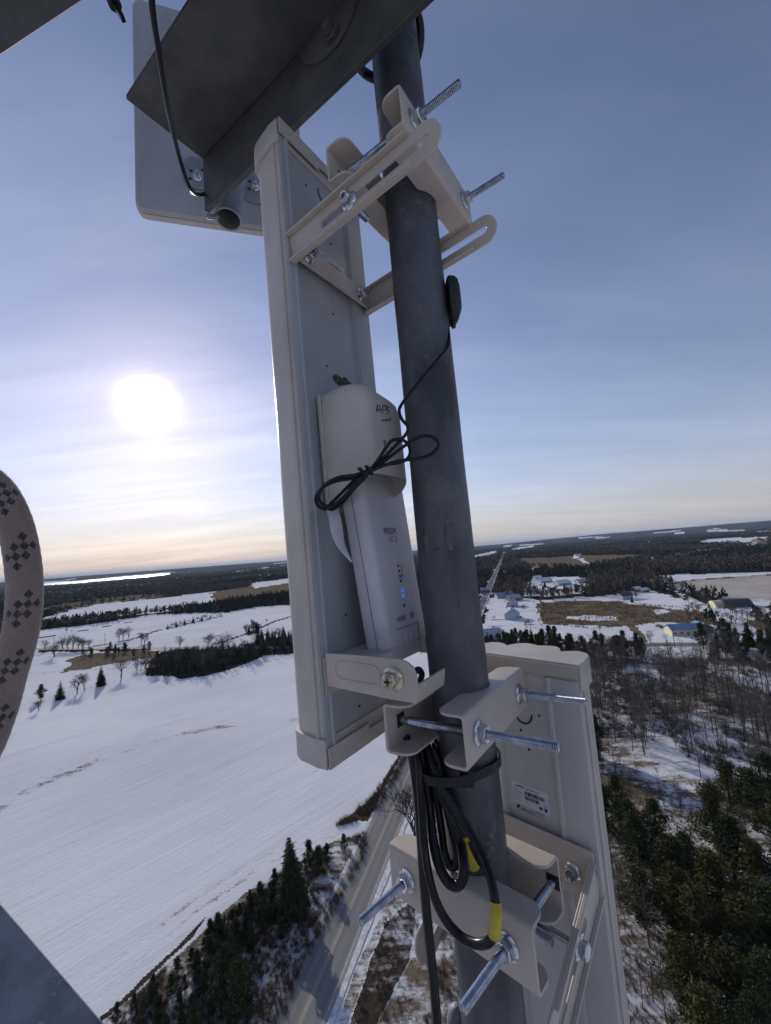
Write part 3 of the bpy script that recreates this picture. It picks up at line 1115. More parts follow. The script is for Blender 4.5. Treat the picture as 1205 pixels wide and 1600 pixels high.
def bare_meshes(h, spread, name, seed, depth=5, form='round', twig=None, rmin=0.015):
    r = random.Random(seed)
    V, F = [], []
    VT, FT = [], []

    def grow(p, d, L_, rad, lev):
        q = p + d * L_
        bend = Vector((r.gauss(0, 1), r.gauss(0, 1), r.gauss(0.2, 0.6))) * L_ * 0.08
        mid = p.lerp(q, 0.5) + bend
        tgt = (VT, FT) if lev <= 1 else (V, F)
        k = 5 if lev == 0 else (4 if lev < 3 else 3)
        prism(*tgt, p, mid, rad, rad * 0.82, k)
        prism(*tgt, mid, q, rad * 0.82, rad * 0.62, k)
        if lev >= depth:
            return
        n = 3 if lev < 2 else r.choice((2, 3, 3))
        if lev == 0:
            n = 4
        for i in range(n):
            ang = r.uniform(0.28, 0.75) * spread * (0.62 if lev == 0 else 1.0)
            x, y = frame_of(d)
            a = 6.283 * (i + r.uniform(-0.3, 0.3)) / n
            nd = (d * math.cos(ang) + (x * math.cos(a) + y * math.sin(a)) * math.sin(ang) + Vector((0, 0, 0.22))).normalized()
            st = p.lerp(q, r.uniform(0.40, 1.0)) if i < n - 1 else q
            grow(st, nd, L_ * r.uniform(0.62, 0.84), max(rad * 0.58, rmin), lev + 1)
    if form == 'tall':
        # forest grown: long pole, narrow head
        p = Vector((0, 0, -0.3))
        top = Vector((r.gauss(0, .02) * h, r.gauss(0, .02) * h, h * 0.62))
        prism(VT, FT, p, top, 0.0115 * h, 0.008 * h, 5)
        for i in range(9):
            t = 0.45 + 0.55 * i / 9
            a = r.random() * 6.283
            s_ = p.lerp(top, t)
            grow(s_, Vector((math.cos(a) * 0.7, math.sin(a) * 0.7, 0.9)).normalized(), h * 0.13, 0.004 * h, 2)
        grow(top, Vector((0, 0, 1)), h * 0.17, 0.0075 * h, 1)
    else:
        grow(Vector((0, 0, -0.3)), Vector((r.gauss(0, .03), r.gauss(0, .03), 1)).normalized(), h * 0.27, 0.020 * h, 0)
    tw = twig or M_TWIG
    return mesh_from(name + '_crown', V, F, [tw]), mesh_from(name + '_trunk', VT, FT, [M_TRUNK])


PROTO = {
    'spruce': [spruce_meshes(10, 4.6, 22, 12, 'spruce', M_SPRUCE, s) for s in (1, 2)],
    'small_spruce': [spruce_meshes(10, 6.0, 13, 9, 'small_spruce', M_SPRUCE, s) for s in (3, 4)],
    'young_pine': [clump_meshes(10, 8.5, 'young_pine', M_PINE, s, base=0.05, nclump=110, leaf=0.095, tri=24) for s in (5, 6, 7)],
    'pine': [clump_meshes(10, 6.5, 'pine', (M_PINE, M_OLIVE, M_PINE)[s % 3], s, base=0.16, nclump=170, leaf=0.075, tri=26) for s in (8, 9, 10)],
    'olive': [clump_meshes(10, 6.8, 'olive_pine', M_OLIVE, s, base=0.14, nclump=170, leaf=0.075, tri=26) for s in (11, 12)],
    'bare': [bare_meshes(10, 1.25, 'bare_tree', s, depth=6, rmin=0.020) for s in (13, 14, 15)],
    'pole': [bare_meshes(10, 0.9, 'pole_tree', s, depth=5, form='tall', twig=M_TWIG2) for s in (16, 17, 18)],
    'shrub': [bare_meshes(10, 1.6, 'shrub', s, depth=4, twig=M_SCRUB) for s in (19, 20)],
}
PROTO['garden'] = PROTO['bare']
for k, v in PROTO.items():
    print(k, [(len(a.polygons), len(b.polygons)) for a, b in v])
NAMES = {'spruce': ('spruce_tree', 'spruce'), 'small_spruce': ('spruce_tree', 'spruce'), 'young_pine': ('young_pine', 'pine'), 'pine': ('pine_tree', 'pine'),
         'olive': ('pine_tree', 'pine'), 'bare': ('bare_tree', 'tree'), 'pole': ('woodland_tree', 'tree'), 'shrub': ('bare_shrub', 'shrub'), 'garden': ('garden_tree', 'tree')}
SMALL = {}


def plant(kind, x, y, h, label, group=None, wide=1.0, var=None, parts=True):
    z = float(height(np.array([x]), np.array([y]))[0])
    pr = PROTO[kind]
    c, t = pr[R_.randrange(len(pr)) if var is None else var]
    nm, cat = NAMES[kind]
    s = h / 10.0
    rot = R_.random() * 6.283
    if parts:
        e = bpy.data.objects.new(nm, None)
        e.location = (x, y, z)
        e.scale = (s * wide, s * wide, s)
        e.rotation_euler = (0, 0, rot)
        COL.objects.link(e)
        for n_, m_ in (('crown', c), ('trunk', t)):
            o = bpy.data.objects.new(n_, m_)
            COL.objects.link(o)
            o.parent = e
    else:
        key = c.name + nm
        if key not in SMALL:
            bm_ = bmesh.new()
            bm_.from_mesh(c)
            n0 = len(bm_.faces)
            bm_.from_mesh(t)
            bm_.faces.ensure_lookup_table()
            for f in bm_.faces[n0:]:
                f.material_index = 1
            me = bpy.data.meshes.new(nm)
            bm_.to_mesh(me)
            bm_.free()
            me.materials.append(c.materials[0])
            me.materials.append(M_TRUNK)
            SMALL[key] = me
        e = bpy.data.objects.new(nm, SMALL[key])
        e.location = (x, y, z)
        e.scale = (s * wide, s * wide, s)
        e.rotation_euler = (0, 0, rot)
        COL.objects.link(e)
    tag(e, label, cat, group)
    return e


def plant_px(kind, px, py, hpx, label, group=None, wide=1.0, parts=True, var=None):
    x, y = g2(px, py)
    p = Vector((x, y, 0)) - C0
    dep_ = p.dot(FW)
    h = hpx * dep_ / FPX / max(0.35, 1 - abs(py - 860) / 1800.0) * (0.72 if kind == 'young_pine' else 1.0)
    return plant(kind, x, y, h, label, group, wide, var, parts)


# ---- single trees on the left
plant_px('spruce', 457, 1424, 74, 'tall dark spruce standing at the head of the young pines beside the road', wide=1.25, parts=True, var=0)
plant_px('spruce', 158, 1071, 27, 'small cone shaped spruce alone on the snow with a blue shadow', wide=1.1)
plant_px('small_spruce', 94, 1092, 25, 'short ragged spruce on the snow, second from the rope', wide=1.0)
plant_px('pine', 64, 1094, 21, 'small loose pine on the snow nearest the rope', wide=1.3)
plant_px('bare', 121, 1083, 33, 'bare tree on the snow between the two small spruces, left of a pair', wide=1.1)
plant_px('bare', 131, 1080, 32, 'bare tree on the snow between the two small spruces, right of a pair', wide=0.9)
plant_px('bare', 190, 1060, 36, 'bare tree casting a wide branching shadow on the snow field', wide=1.2)
plant_px('bare', 85, 1027, 28, 'broad bare tree by the crossing road, nearest the rope', wide=1.5)
G1 = 'bare trees along the crossing road'
for i, (px, py, h) in enumerate(((70, 1017, 20), (98, 1016, 27), (106, 1016, 24), (114, 1015, 28), (122, 1016, 26), (131, 1016, 20), (139, 1016, 21), (128, 1015, 24))):
    plant_px('bare', px, py, h, 'bare tree in the row behind the crossing road at far left', G1)
for i, (px, py, h) in enumerate(((186, 1001, 22), (192, 1000, 24), (201, 997, 23))):
    plant_px('bare', px, py, h, ('leftmost', 'middle', 'rightmost')[i] + ' of the three bare trees standing together on the far snow field', 'three bare trees on the far field')
for (px, py, h, w, lab) in ((221, 1005, 20, 1.0, 'bare tree just left of the strip of woods beyond the crossing road'), (226, 1008, 24, 1.0, 'spreading bare tree on the snow beyond the crossing road'),
                            (281, 1014, 24, 1.0, 'bare tree behind the left end of the tree strip'), (326, 1018, 34, 1.1, 'tall bare tree rising from the middle of the tree strip'),
                            (349, 1024, 42, 1.35, 'broadest bare tree rising from the middle of the tree strip'), (437, 1002, 26, 0.9, 'bare tree rising behind the right end of the tree strip'),
                            (60, 1112, 20, 1.2, 'dark bush low on the snow against the rope')):
    plant_px('bare', px, py, h, lab, wide=w)


def fill(poly, n, kinds, hs, label, group, mind=0.0, parts=True, keep=None, wide=(0.85, 1.2), stuff_after=None):
    """scatter over a picture-bounded plot of land, in world space"""
    W_ = [g2(*p) for p in poly]
    A = np.array(W_)
    x0, x1, y0, y1 = A[:, 0].min(), A[:, 0].max(), A[:, 1].min(), A[:, 1].max()
    pts = []
    tries = 0
    while len(pts) < n and tries < n * 60:
        tries += 1
        x, y = R_.uniform(x0, x1), R_.uniform(y0, y1)
        if not inside(np.array([x]), np.array([y]), W_)[0]:
            continue
        if mind and any((x - a) ** 2 + (y - b) ** 2 < mind * mind for a, b in pts[-400:]):
            continue
        pts.append((x, y))
        kd = R_.choice(kinds)
        plant(kd, x, y, R_.uniform(*hs) * (0.35 if kd == 'shrub' else 1), label if isinstance(label, str) else label[kd], group, R_.uniform(*wide), None, parts)
    return pts


# young pines on the scrub triangle by the road
fill([(450, 1385), (430, 1378), (395, 1405), (345, 1450), (318, 1475), (330, 1500), (400, 1480), (455, 1430)], 40, ['young_pine'], (1.5, 3.0),
     'young pine packed in the thicket between the snow field and the road', 'young pines between field and road', 1.7)
fill([(330, 1455), (300, 1500), (240, 1545), (180, 1600), (300, 1640), (375, 1600), (395, 1530), (400, 1470)], 58, ['young_pine'], (1.3, 3.1),
     'young pine packed in the thicket between the snow field and the road', 'young pines between field and road', 1.8)
for (px, py, h, lab) in ((414, 1443, 34, 'small young pine alone on the snow just below the tall spruce'), (441, 1466, 26, 'smallest young pine alone on the snow right below the tall spruce'),
                         (372, 1590, 62, 'young pine nearest the road at the bottom edge'), (352, 1560, 60, 'young pine reaching out of the thicket towards the road'),
                         (500, 1365, 38, 'young pine right of the tall spruce'), (484, 1350, 34, 'young pine touching the right side of the tall spruce'), (512, 1345, 24, 'low young pine by the field track'),
                         (538, 1325, 20, 'low dark pine where the field track meets the road')):
    plant_px('young_pine', px, py, h, lab)
for (px, py, h, lab) in ((648, 1325, 95, 'bare roadside tree reaching over the asphalt'),):
    plant_px('bare', px, py, h, lab, wide=1.1)
fill([(480, 1440), (420, 1530), (400, 1600), (440, 1600), (500, 1480), (560, 1350), (540, 1340)], 46, ['shrub'], (3.0, 6.5), 'low brown shrub in the dead grass beside the road', 'shrubs beside the road', 1.0)
fill([(560, 1262), (592, 1232), (626, 1178), (640, 1180), (605, 1238), (575, 1282)], 40, ['shrub'], (2.6, 5.0), 'low brown shrub on the bank along the road', 'shrubs beside the road', 0.8)
fill([(580, 1460), (640, 1400), (700, 1400), (720, 1600), (560, 1600)], 30, ['shrub'], (2.0, 4.0), 'low brown shrub in the rough grass under the mast', 'shrubs under the mast', 1.2)

# strip of woods beyond the near field
STRIP = [(236, 1040), (240, 1056), (288, 1059), (322, 1054), (364, 1043), (412, 1025), (470, 1019), (470, 1012), (412, 1014), (362, 1022), (300, 1030)]
fill(STRIP, 52, ['spruce', 'pine', 'small_spruce', 'pine'], (3.0, 8.5),
     {'spruce': 'dark spruce in the tree strip beyond the near snow field', 'small_spruce': 'dark spruce in the tree strip beyond the near snow field',
      'pine': 'dark pine in the tree strip beyond the near snow field'}, 'tree strip beyond the near field', 2.0, parts=False)
fill(STRIP, 78, ['pole', 'pole', 'bare', 'shrub'], (8, 13),
     {'pole': 'bare pole like tree in the tree strip beyond the near snow field', 'bare': 'bare tree in the tree strip beyond the near snow field',
      'shrub': 'bush in the tree strip beyond the near snow field'}, 'tree strip beyond the near field', 2.0, parts=False)
fill([(400, 1010), (405, 1002), (470, 998), (470, 1010)], 26, ['spruce', 'small_spruce', 'bare'], (7, 12), 'tree behind the crossing road at the right end of the tree strip', 'tree strip beyond the near field', 3, parts=False)
fill([(210, 1040), (215, 1052), (250, 1054), (250, 1040)], 14, ['pole', 'bare'], (7, 11), 'bare tree at the left end of the tree strip', 'tree strip beyond the near field', 2.5, parts=False)
fill([(118, 1030), (130, 1022), (200, 1017), (235, 1017), (235, 1024), (170, 1030)], 46, ['shrub', 'bare', 'pine', 'shrub', 'bare'], (4, 8), 'tree or bush on the brown bank left of the tree strip', 'trees on the brown bank', 2.0, parts=False)
fill([(382, 993), (406, 989), (406, 984), (384, 987)], 14, ['spruce', 'bare'], (6, 10), 'tree in the small clump on the field ditch', 'clump on the field ditch', 2.0, parts=False)
for i in range(22):
    t = i / 21
    plant_px('bare' if i % 4 else 'small_spruce', 262 + 70 * t, 982.5 - 17 * t, R_.uniform(4, 10), 'small tree on the middle field ditch', 'trees on the field ditches', parts=False)
for (px, py, h) in ((147, 981, 5), (152, 980, 5), (168, 977, 4), (176, 976, 5), (186, 974, 5), (104, 989, 8), (112, 988, 5), (417, 974, 9), (340, 965, 6), (345, 964, 7)):
    plant_px('bare', px, py, h, 'small tree on a far field ditch', 'trees on the field ditches', parts=False)

# right side: row of pines in front of the village, woods below
fill([(757, 1012), (800, 1008), (870, 1010), (905, 1016), (905, 1030), (757, 1030)], 44, ['pine', 'olive', 'pine', 'spruce'], (8, 12), 'bushy pine in the row behind the scalloped antenna', 'pines behind the scalloped antenna', 2.2, parts=False)
fill([(905, 1020), (960, 1016), (1010, 1014), (1010, 1034), (905, 1040)], 34, ['pine', 'bare', 'pole', 'olive'], (8, 12), 'tree in the mixed belt below the village fields', 'mixed belt below the village', 2.4, parts=False)
fill([(1085, 1008), (1210, 985), (1290, 1000), (1290, 1040), (1100, 1032)], 50, ['pine', 'olive', 'spruce', 'pole'], (9, 13), 'tree in the dark pine stand at the right edge below the field', 'pine stand at right', 2.6, parts=False)
fill([(900, 1040), (1080, 1030), (1240, 1060), (1330, 1180), (1330, 1330), (1180, 1270), (1060, 1200), (900, 1140)], 262, ['pole', 'pole', 'pole', 'pole', 'pole', 'shrub'], (9, 14.5),
     {'pole': 'tall thin bare tree in the leafless wood at right', 'bare': 'bare tree in the leafless wood at right', 'shrub': 'low shrub in the leafless wood at right'},
     'leafless wood at right', 1.7, parts=False)
fill([(905, 1175), (940, 1165), (945, 1200), (915, 1210)], 5, ['pine'], (9, 11), 'dark pine against the edge of the scalloped antenna', 'dark pines by the antenna edge', 2.0, parts=False)
# the pines below the tower on the right
BIG = [(1130, 1330, 15.5, 'olive'), (1185, 1300, 15, 'pine'), (1230, 1350, 16, 'pine'), (1160, 1390, 15, 'pine'), (985, 1330, 12, 'pine'), (955, 1300, 12, 'olive'), (1010, 1370, 13, 'pine'),
       (1050, 1400, 13, 'olive'), (1090, 1420, 14, 'pine'), (1060, 1470, 13, 'olive'), (1130, 1460, 15, 'pine'), (1190, 1440, 15, 'pine'), (1250, 1440, 16, 'pine'), (1100, 1510, 13, 'olive'),
       (1160, 1530, 14, 'olive'), (1225, 1520, 15, 'pine'), (1010, 1450, 11, 'olive'), (1090, 1590, 11, 'olive'), (1150, 1620, 12, 'olive'), (1210, 1620, 13, 'pine'), (1275, 1580, 14, 'pine'),
       (930, 1280, 11, 'pine'), (975, 1275, 11, 'pine'), (1030, 1330, 12, 'pine'), (1290, 1500, 16, 'pine'), (1270, 1380, 16, 'pine'), (1060, 1560, 10, 'olive'), (1140, 1260, 13, 'olive'),
       (1200, 1250, 13, 'pine'), (1255, 1290, 14, 'pine'), (1120, 1700, 12, 'olive'), (1200, 1720, 13, 'pine')]
for (px, py, h, kd) in BIG:
    x, y = g2(px, py)
    where = ('nearest the antenna edge' if px < 1000 else ('at the bottom edge' if py > 1500 else ('at the right edge' if px > 1170 else ('at the snowy clearing' if py < 1345 else 'in the middle'))))
    plant(kd, x + R_.uniform(-1, 1), y + R_.uniform(-1, 1), h * 0.74, 'large %s pine %s of the dark stand at lower right' % ('olive green' if kd == 'olive' else 'dark green', where), 'large pines at lower right', R_.uniform(1.2, 1.6))
fill([(940, 1330), (1000, 1400), (1050, 1500), (1080, 1620), (980, 1620), (960, 1450)], 46, ['shrub', 'pole', 'shrub'], (4, 9), 'low bare shrub or sapling on the rough snow right of the scalloped antenna', 'shrubs right of the antenna', 1.2, parts=False)
fill([(930, 1190), (1060, 1235), (1160, 1290), (1170, 1330), (1050, 1290), (950, 1230)], 22, ['shrub', 'pole'], (4, 9), 'thin shrub in the snowy clearing at right', 'shrubs in the clearing', 1.5, parts=False)

# ---- villages: garden trees, one object each
def scatter_px(n, box, kinds, hs, label, group, slope=0.0):
    for _ in range(n):
        px, py = R_.uniform(box[0], box[2]), R_.uniform(box[1], box[3])
        py -= slope * (px - box[0])
        x, y = g2(px, py)
        # keep off the carriageway
        dr = abs((x - rA[0]) * ROAD_DIR[1] - (y - rA[1]) * ROAD_DIR[0])
        if dr < 9:
            continue
        plant(R_.choice(kinds), x, y, R_.uniform(*hs), label, group, R_.uniform(0.9, 1.4), None, parts=False)


scatter_px(60, (738, 905, 830, 930), ['garden', 'garden', 'spruce', 'pine'], (7, 11), 'garden tree among the village houses', 'village garden trees')
scatter_px(60, (785, 880, 850, 905), ['garden', 'garden', 'spruce'], (8, 12), 'garden tree among the village houses', 'village garden trees')
scatter_px(26, (738, 930, 752, 975), ['garden', 'shrub'], (7, 10), 'garden tree among the village houses', 'village garden trees')
scatter_px(16, (830, 915, 910, 930), ['bare', 'spruce'], (5, 8), 'garden tree among the village houses', 'village garden trees')
scatter_px(24, (770, 938, 850, 1000), ['shrub', 'garden'], (4, 7), 'small garden tree on the snowy plots right of the road', 'garden trees on the snowy plots')
for i in range(30):
    t = i / 29
    plant_px('shrub', 1045 + 160 * t, 912 - 14 * t, R_.uniform(3, 6), 'small tree on the edge of the pale stubble field', 'trees along the stubble field', parts=False)
scatter_px(50, (1070, 925, 1150, 968), ['shrub', 'bare'], (6, 10), 'bare tree round the dark hoop barn', 'trees round the hoop barn', slope=-0.35)
scatter_px(14, (1150, 962, 1205, 990), ['bare', 'pole'], (7, 11), 'bare tree round the dark hoop barn', 'trees round the hoop barn')
plant_px('spruce', 988, 941, 10, 'single dark spruce on the snow by the farmhouse', wide=1.0, parts=False)
scatter_px(20, (965, 925, 1000, 935), ['bare', 'shrub'], (4, 8), 'tree by the farmhouse above the brown marsh', 'trees by the farmhouse')
plant_px('bare', 1016, 1004, 22, 'pale bare tree on the snow left of the yellow barn', wide=0.8, parts=False)

# ------------------------------------------------------------------ far woods, real low-poly trees merged (past counting)
def far_woods():
    seeds = []
    # candidate positions on a world polar lattice whose pitch grows with distance
    D = 300.0
    while D < 7000:
        pitch = max(6.5, D / 95.0)
        nth = int(math.radians(100) * D / pitch)
        th = np.radians(-49) + (np.arange(nth) + rng.random(nth)) / nth * math.radians(100)
        rr2 = D + (rng.random(nth) - 0.5) * pitch * 1.2
        seeds.append(np.stack([rr2 * np.sin(th), rr2 * np.cos(th), np.full(nth, pitch)], 1))
        D += pitch * 0.95
    S = np.concatenate(seeds)
    c = cover_at(S[:, 0], S[:, 1])
    keep = (c[1] > 0.8)
    dr = np.abs((S[:, 0] - rA[0]) * ROAD_DIR[1] - (S[:, 1] - rA[1]) * ROAD_DIR[0])
    keep &= dr > 10
    S = S[keep]
    print('far trees', len(S))
    out = {}
    # three stands: spruce-dark, mixed, bare-brown according to slow noise
    stand = fbm(S[:, 0] / 260, S[:, 1] / 260, 3, 41) + 0.25 * (rng.random(len(S)) - 0.5)
    th = np.degrees(np.arctan2(S[:, 0], S[:, 1]))
    Dd = np.hypot(S[:, 0], S[:, 1])
    # belt right behind the village and the long dark belt at left are conifers
    stand = np.where((th < -2) & (Dd > 420) & (Dd < 900), stand - 0.16, stand)
    stand = np.where((th > 22) & (Dd > 450) & (Dd < 1500), stand - 0.07, stand)
    kinds = np.where(stand < 0.47, 0, 1)
    for kd in (0, 1):
        P_ = S[kinds == kd]
        if not len(P_):
            continue
        base_v, base_f = [], []
        nvar = 5
        protos = []
        for v in range(nvar):
            r = random.Random(100 + v + kd * 10)
            V, F = [], []
            if kd == 0:
                for q in range(22):
                    f = r.random() ** 0.8
                    rad = 0.5 * (1 - f) ** 0.8
                    a = r.random() * 6.283
                    cx_, cy_, cz_ = math.cos(a) * rad * 0.62, math.sin(a) * rad * 0.62, 0.08 + f * 0.80
                    s = 0.20 * (1.15 - f)
                    i0 = len(V)
                    V += [(cx_ + r.gauss(0, s), cy_ + r.gauss(0, s), cz_ + r.gauss(-0.03, .05)), (cx_ + r.gauss(0, s), cy_ + r.gauss(0, s), cz_ + r.gauss(-0.03, .05)),
                          (cx_ * 0.6, cy_ * 0.6, cz_ + 0.20)]
                    F.append((i0, i0 + 1, i0 + 2))
            else:
                for q in range(20):
                    a = r.random() * 6.283
                    f = r.uniform(0.35, 1.0)
                    rad = 0.46 * math.sqrt(r.random()) * (1 - abs(f - 0.68) * 1.4)
                    p0 = Vector((math.cos(a) * rad * 0.2, math.sin(a) * rad * 0.2, f * 0.55))
                    p1 = Vector((math.cos(a) * rad, math.sin(a) * rad, f))
                    s = Vector((-math.sin(a), math.cos(a), r.uniform(-.4, .4))) * r.uniform(0.035, 0.085)
                    i0 = len(V)
                    V += [tuple(p0), tuple(p1 + s), tuple(p1 - s)]
                    F.append((i0, i0 + 1, i0 + 2))
                i0 = len(V)
                V += [(-0.02, 0, 0), (0.02, 0, 0), (0, 0, 0.6)]
                F.append((i0, i0 + 1, i0 + 2))
            protos.append((np.array(V), np.array(F)))
        vi = rng.integers(0, nvar, len(P_))
        AV, AF, off = [], [], 0
        for v in range(nvar):
            Q = P_[vi == v]
            if not len(Q):
                continue
            V, F = protos[v]
            n_ = len(Q)
            Dq = np.hypot(Q[:, 0], Q[:, 1])
            w = Q[:, 2] * rng.uniform(1.0, 1.7, n_)
            h = rng.uniform(7.5, 12.5, n_) * np.where(kd == 0, 1.05, 1.0)
            a = rng.random(n_) * 6.283
            ca, sa = np.cos(a), np.sin(a)
            z0 = height(Q[:, 0], Q[:, 1])
            vx = Q[:, 0, None] + (V[None, :, 0] * ca[:, None] - V[None, :, 1] * sa[:, None]) * w[:, None]
            vy = Q[:, 1, None] + (V[None, :, 0] * sa[:, None] + V[None, :, 1] * ca[:, None]) * w[:, None]
            vz = z0[:, None] + V[None, :, 2] * h[:, None]
            AV.append(np.stack([vx, vy, vz], 2).reshape(-1, 3))
            AF.append((F[None] + (np.arange(n_) * len(V))[:, None, None] + off).reshape(-1, 3))
            off += n_ * len(V)
        me = np_mesh('far_woods', np.concatenate(AV), np.concatenate(AF), 3, smooth=False)
        me.materials.append(M_FARC if kd == 0 else M_FARB)
        o = bpy.data.objects.new(('conifer_forest', 'leafless_forest')[kd], me)
        COL.objects.link(o)
        o['kind'] = 'stuff'


def undergrowth(name, poly, n, hmin, hmax, mat, seed, keep=None):
    """knee- to head-high stems and brush, past counting: merged into one mesh"""
    W_ = [g2(*p) for p in poly]
    A = np.array(W_)
    x = rng.uniform(A[:, 0].min(), A[:, 0].max(), n * 4)
    y = rng.uniform(A[:, 1].min(), A[:, 1].max(), n * 4)
    ok = inside(x, y, W_)
    cl_ = fbm(x / 9, y / 9, 3, seed)
    ok &= cl_ > 0.40
    x, y = x[ok][:n], y[ok][:n]
    r = random.Random(seed)
    AV, AF, off = [], [], 0
    for v in range(4):
        V, F = [], []
        for q in range(26):
            a = r.random() * 6.283
            p0 = Vector((r.gauss(0, .12), r.gauss(0, .12), 0))
            p1 = p0 + Vector((math.cos(a) * r.uniform(.1, .6), math.sin(a) * r.uniform(.1, .6), r.uniform(.4, 1.0)))
            s = Vector((-math.sin(a), math.cos(a), 0)) * 0.014
            i0 = len(V)
            V += [tuple(p0 + s), tuple(p0 - s), tuple(p1)]
            F.append((i0, i0 + 1, i0 + 2))
        V, F = np.array(V), np.array(F)
        sel = np.arange(len(x)) % 4 == v
        X0, Y0 = x[sel], y[sel]
        m_ = len(X0)
        h = rng.uniform(hmin, hmax, m_)
        a = rng.random(m_) * 6.283
        ca, sa = np.cos(a), np.sin(a)
        z0 = height(X0, Y0)
        vx = X0[:, None] + (V[None, :, 0] * ca[:, None] - V[None, :, 1] * sa[:, None]) * h[:, None]
        vy = Y0[:, None] + (V[None, :, 0] * sa[:, None] + V[None, :, 1] * ca[:, None]) * h[:, None]
        vz = z0[:, None] + V[None, :, 2] * h[:, None]
        AV.append(np.stack([vx, vy, vz], 2).reshape(-1, 3))
        AF.append((F[None] + (np.arange(m_) * len(V))[:, None, None] + off).reshape(-1, 3))
        off += m_ * len(V)
    me = np_mesh(name, np.concatenate(AV), np.concatenate(AF), 3, smooth=False)
    me.materials.append(mat)
    o = bpy.data.objects.new(name, me)
    COL.objects.link(o)
    o['kind'] = 'stuff'


undergrowth('woodland_brush', [(900, 1030), (1240, 1030), (1400, 1200), (1400, 1330), (1180, 1290), (1060, 1215), (900, 1150)], 3600, 0.8, 3.0, M_TWIG2, 3)
undergrowth('scrub_brush', [(640, 1300), (760, 1150), (930, 1180), (1160, 1300), (1300, 1700), (520, 1750), (560, 1560)], 4200, 0.35, 1.3, M_SCRUB, 5)
undergrowth('roadside_brush', [(572, 1300), (520, 1318), (440, 1365), (300, 1470), (210, 1560), (150, 1640), (430, 1640), (470, 1520), (520, 1425), (575, 1330)], 2600, 0.35, 1.5, M_SCRUB, 7)
undergrowth('bank_brush', [(632, 1165), (606, 1212), (574, 1252), (532, 1284), (524, 1292), (576, 1282), (600, 1252), (628, 1200), (645, 1170)], 900, 0.4, 1.6, M_SCRUB, 9)
undergrowth('marsh_reeds', [(838, 943), (965, 939), (1060, 948), (1120, 962), (1110, 976), (1040, 972), (1000, 977), (930, 984), (850, 975)], 2600, 0.8, 2.0, M_SCRUB, 11)
undergrowth('strip_brush', [(228, 1042), (230, 1055), (288, 1060), (322, 1056), (364, 1045), (412, 1026), (480, 1020), (480, 1003), (412, 1004), (362, 1010), (297, 1014), (250, 1018)], 1600, 1.0, 4.0, M_TWIG, 13)

M_FARC = leafy('distant_conifers', (0.030, 0.040, 0.034), (0.060, 0.068, 0.052), scale=0.03)
M_FARB = leafy('distant_leafless_crowns', (0.078, 0.064, 0.058), (0.140, 0.115, 0.100), scale=0.02)
far_woods()

# ================================================================== BUILDINGS, VEHICLES, POLES
M_WALLS = [surf('siding_%s' % nm, c, 0.7, var=0.08, scale=2) for nm, c in (('blue_grey', (0.34, 0.40, 0.48)), ('white', (0.70, 0.70, 0.69)), ('cream', (0.66, 0.60, 0.40)), ('brick', (0.24, 0.13, 0.09)), ('brown', (0.17, 0.13, 0.10)), ('grey', (0.40, 0.41, 0.43)))]
M_ROOFS = [surf('roof_%s' % nm, c, 0.6, var=0.15, scale=1) for nm, c in (('blue_metal', (0.22, 0.31, 0.46)), ('snow', (0.78, 0.80, 0.84)), ('dark_shingle', (0.07, 0.07, 0.08)), ('frosted', (0.42, 0.45, 0.52)))]
M_GLASS = surf('window_glass', (0.03, 0.035, 0.045), 0.1, var=0.2, scale=3)
M_TRIM = surf('white_trim', (0.72, 0.72, 0.72), 0.6)


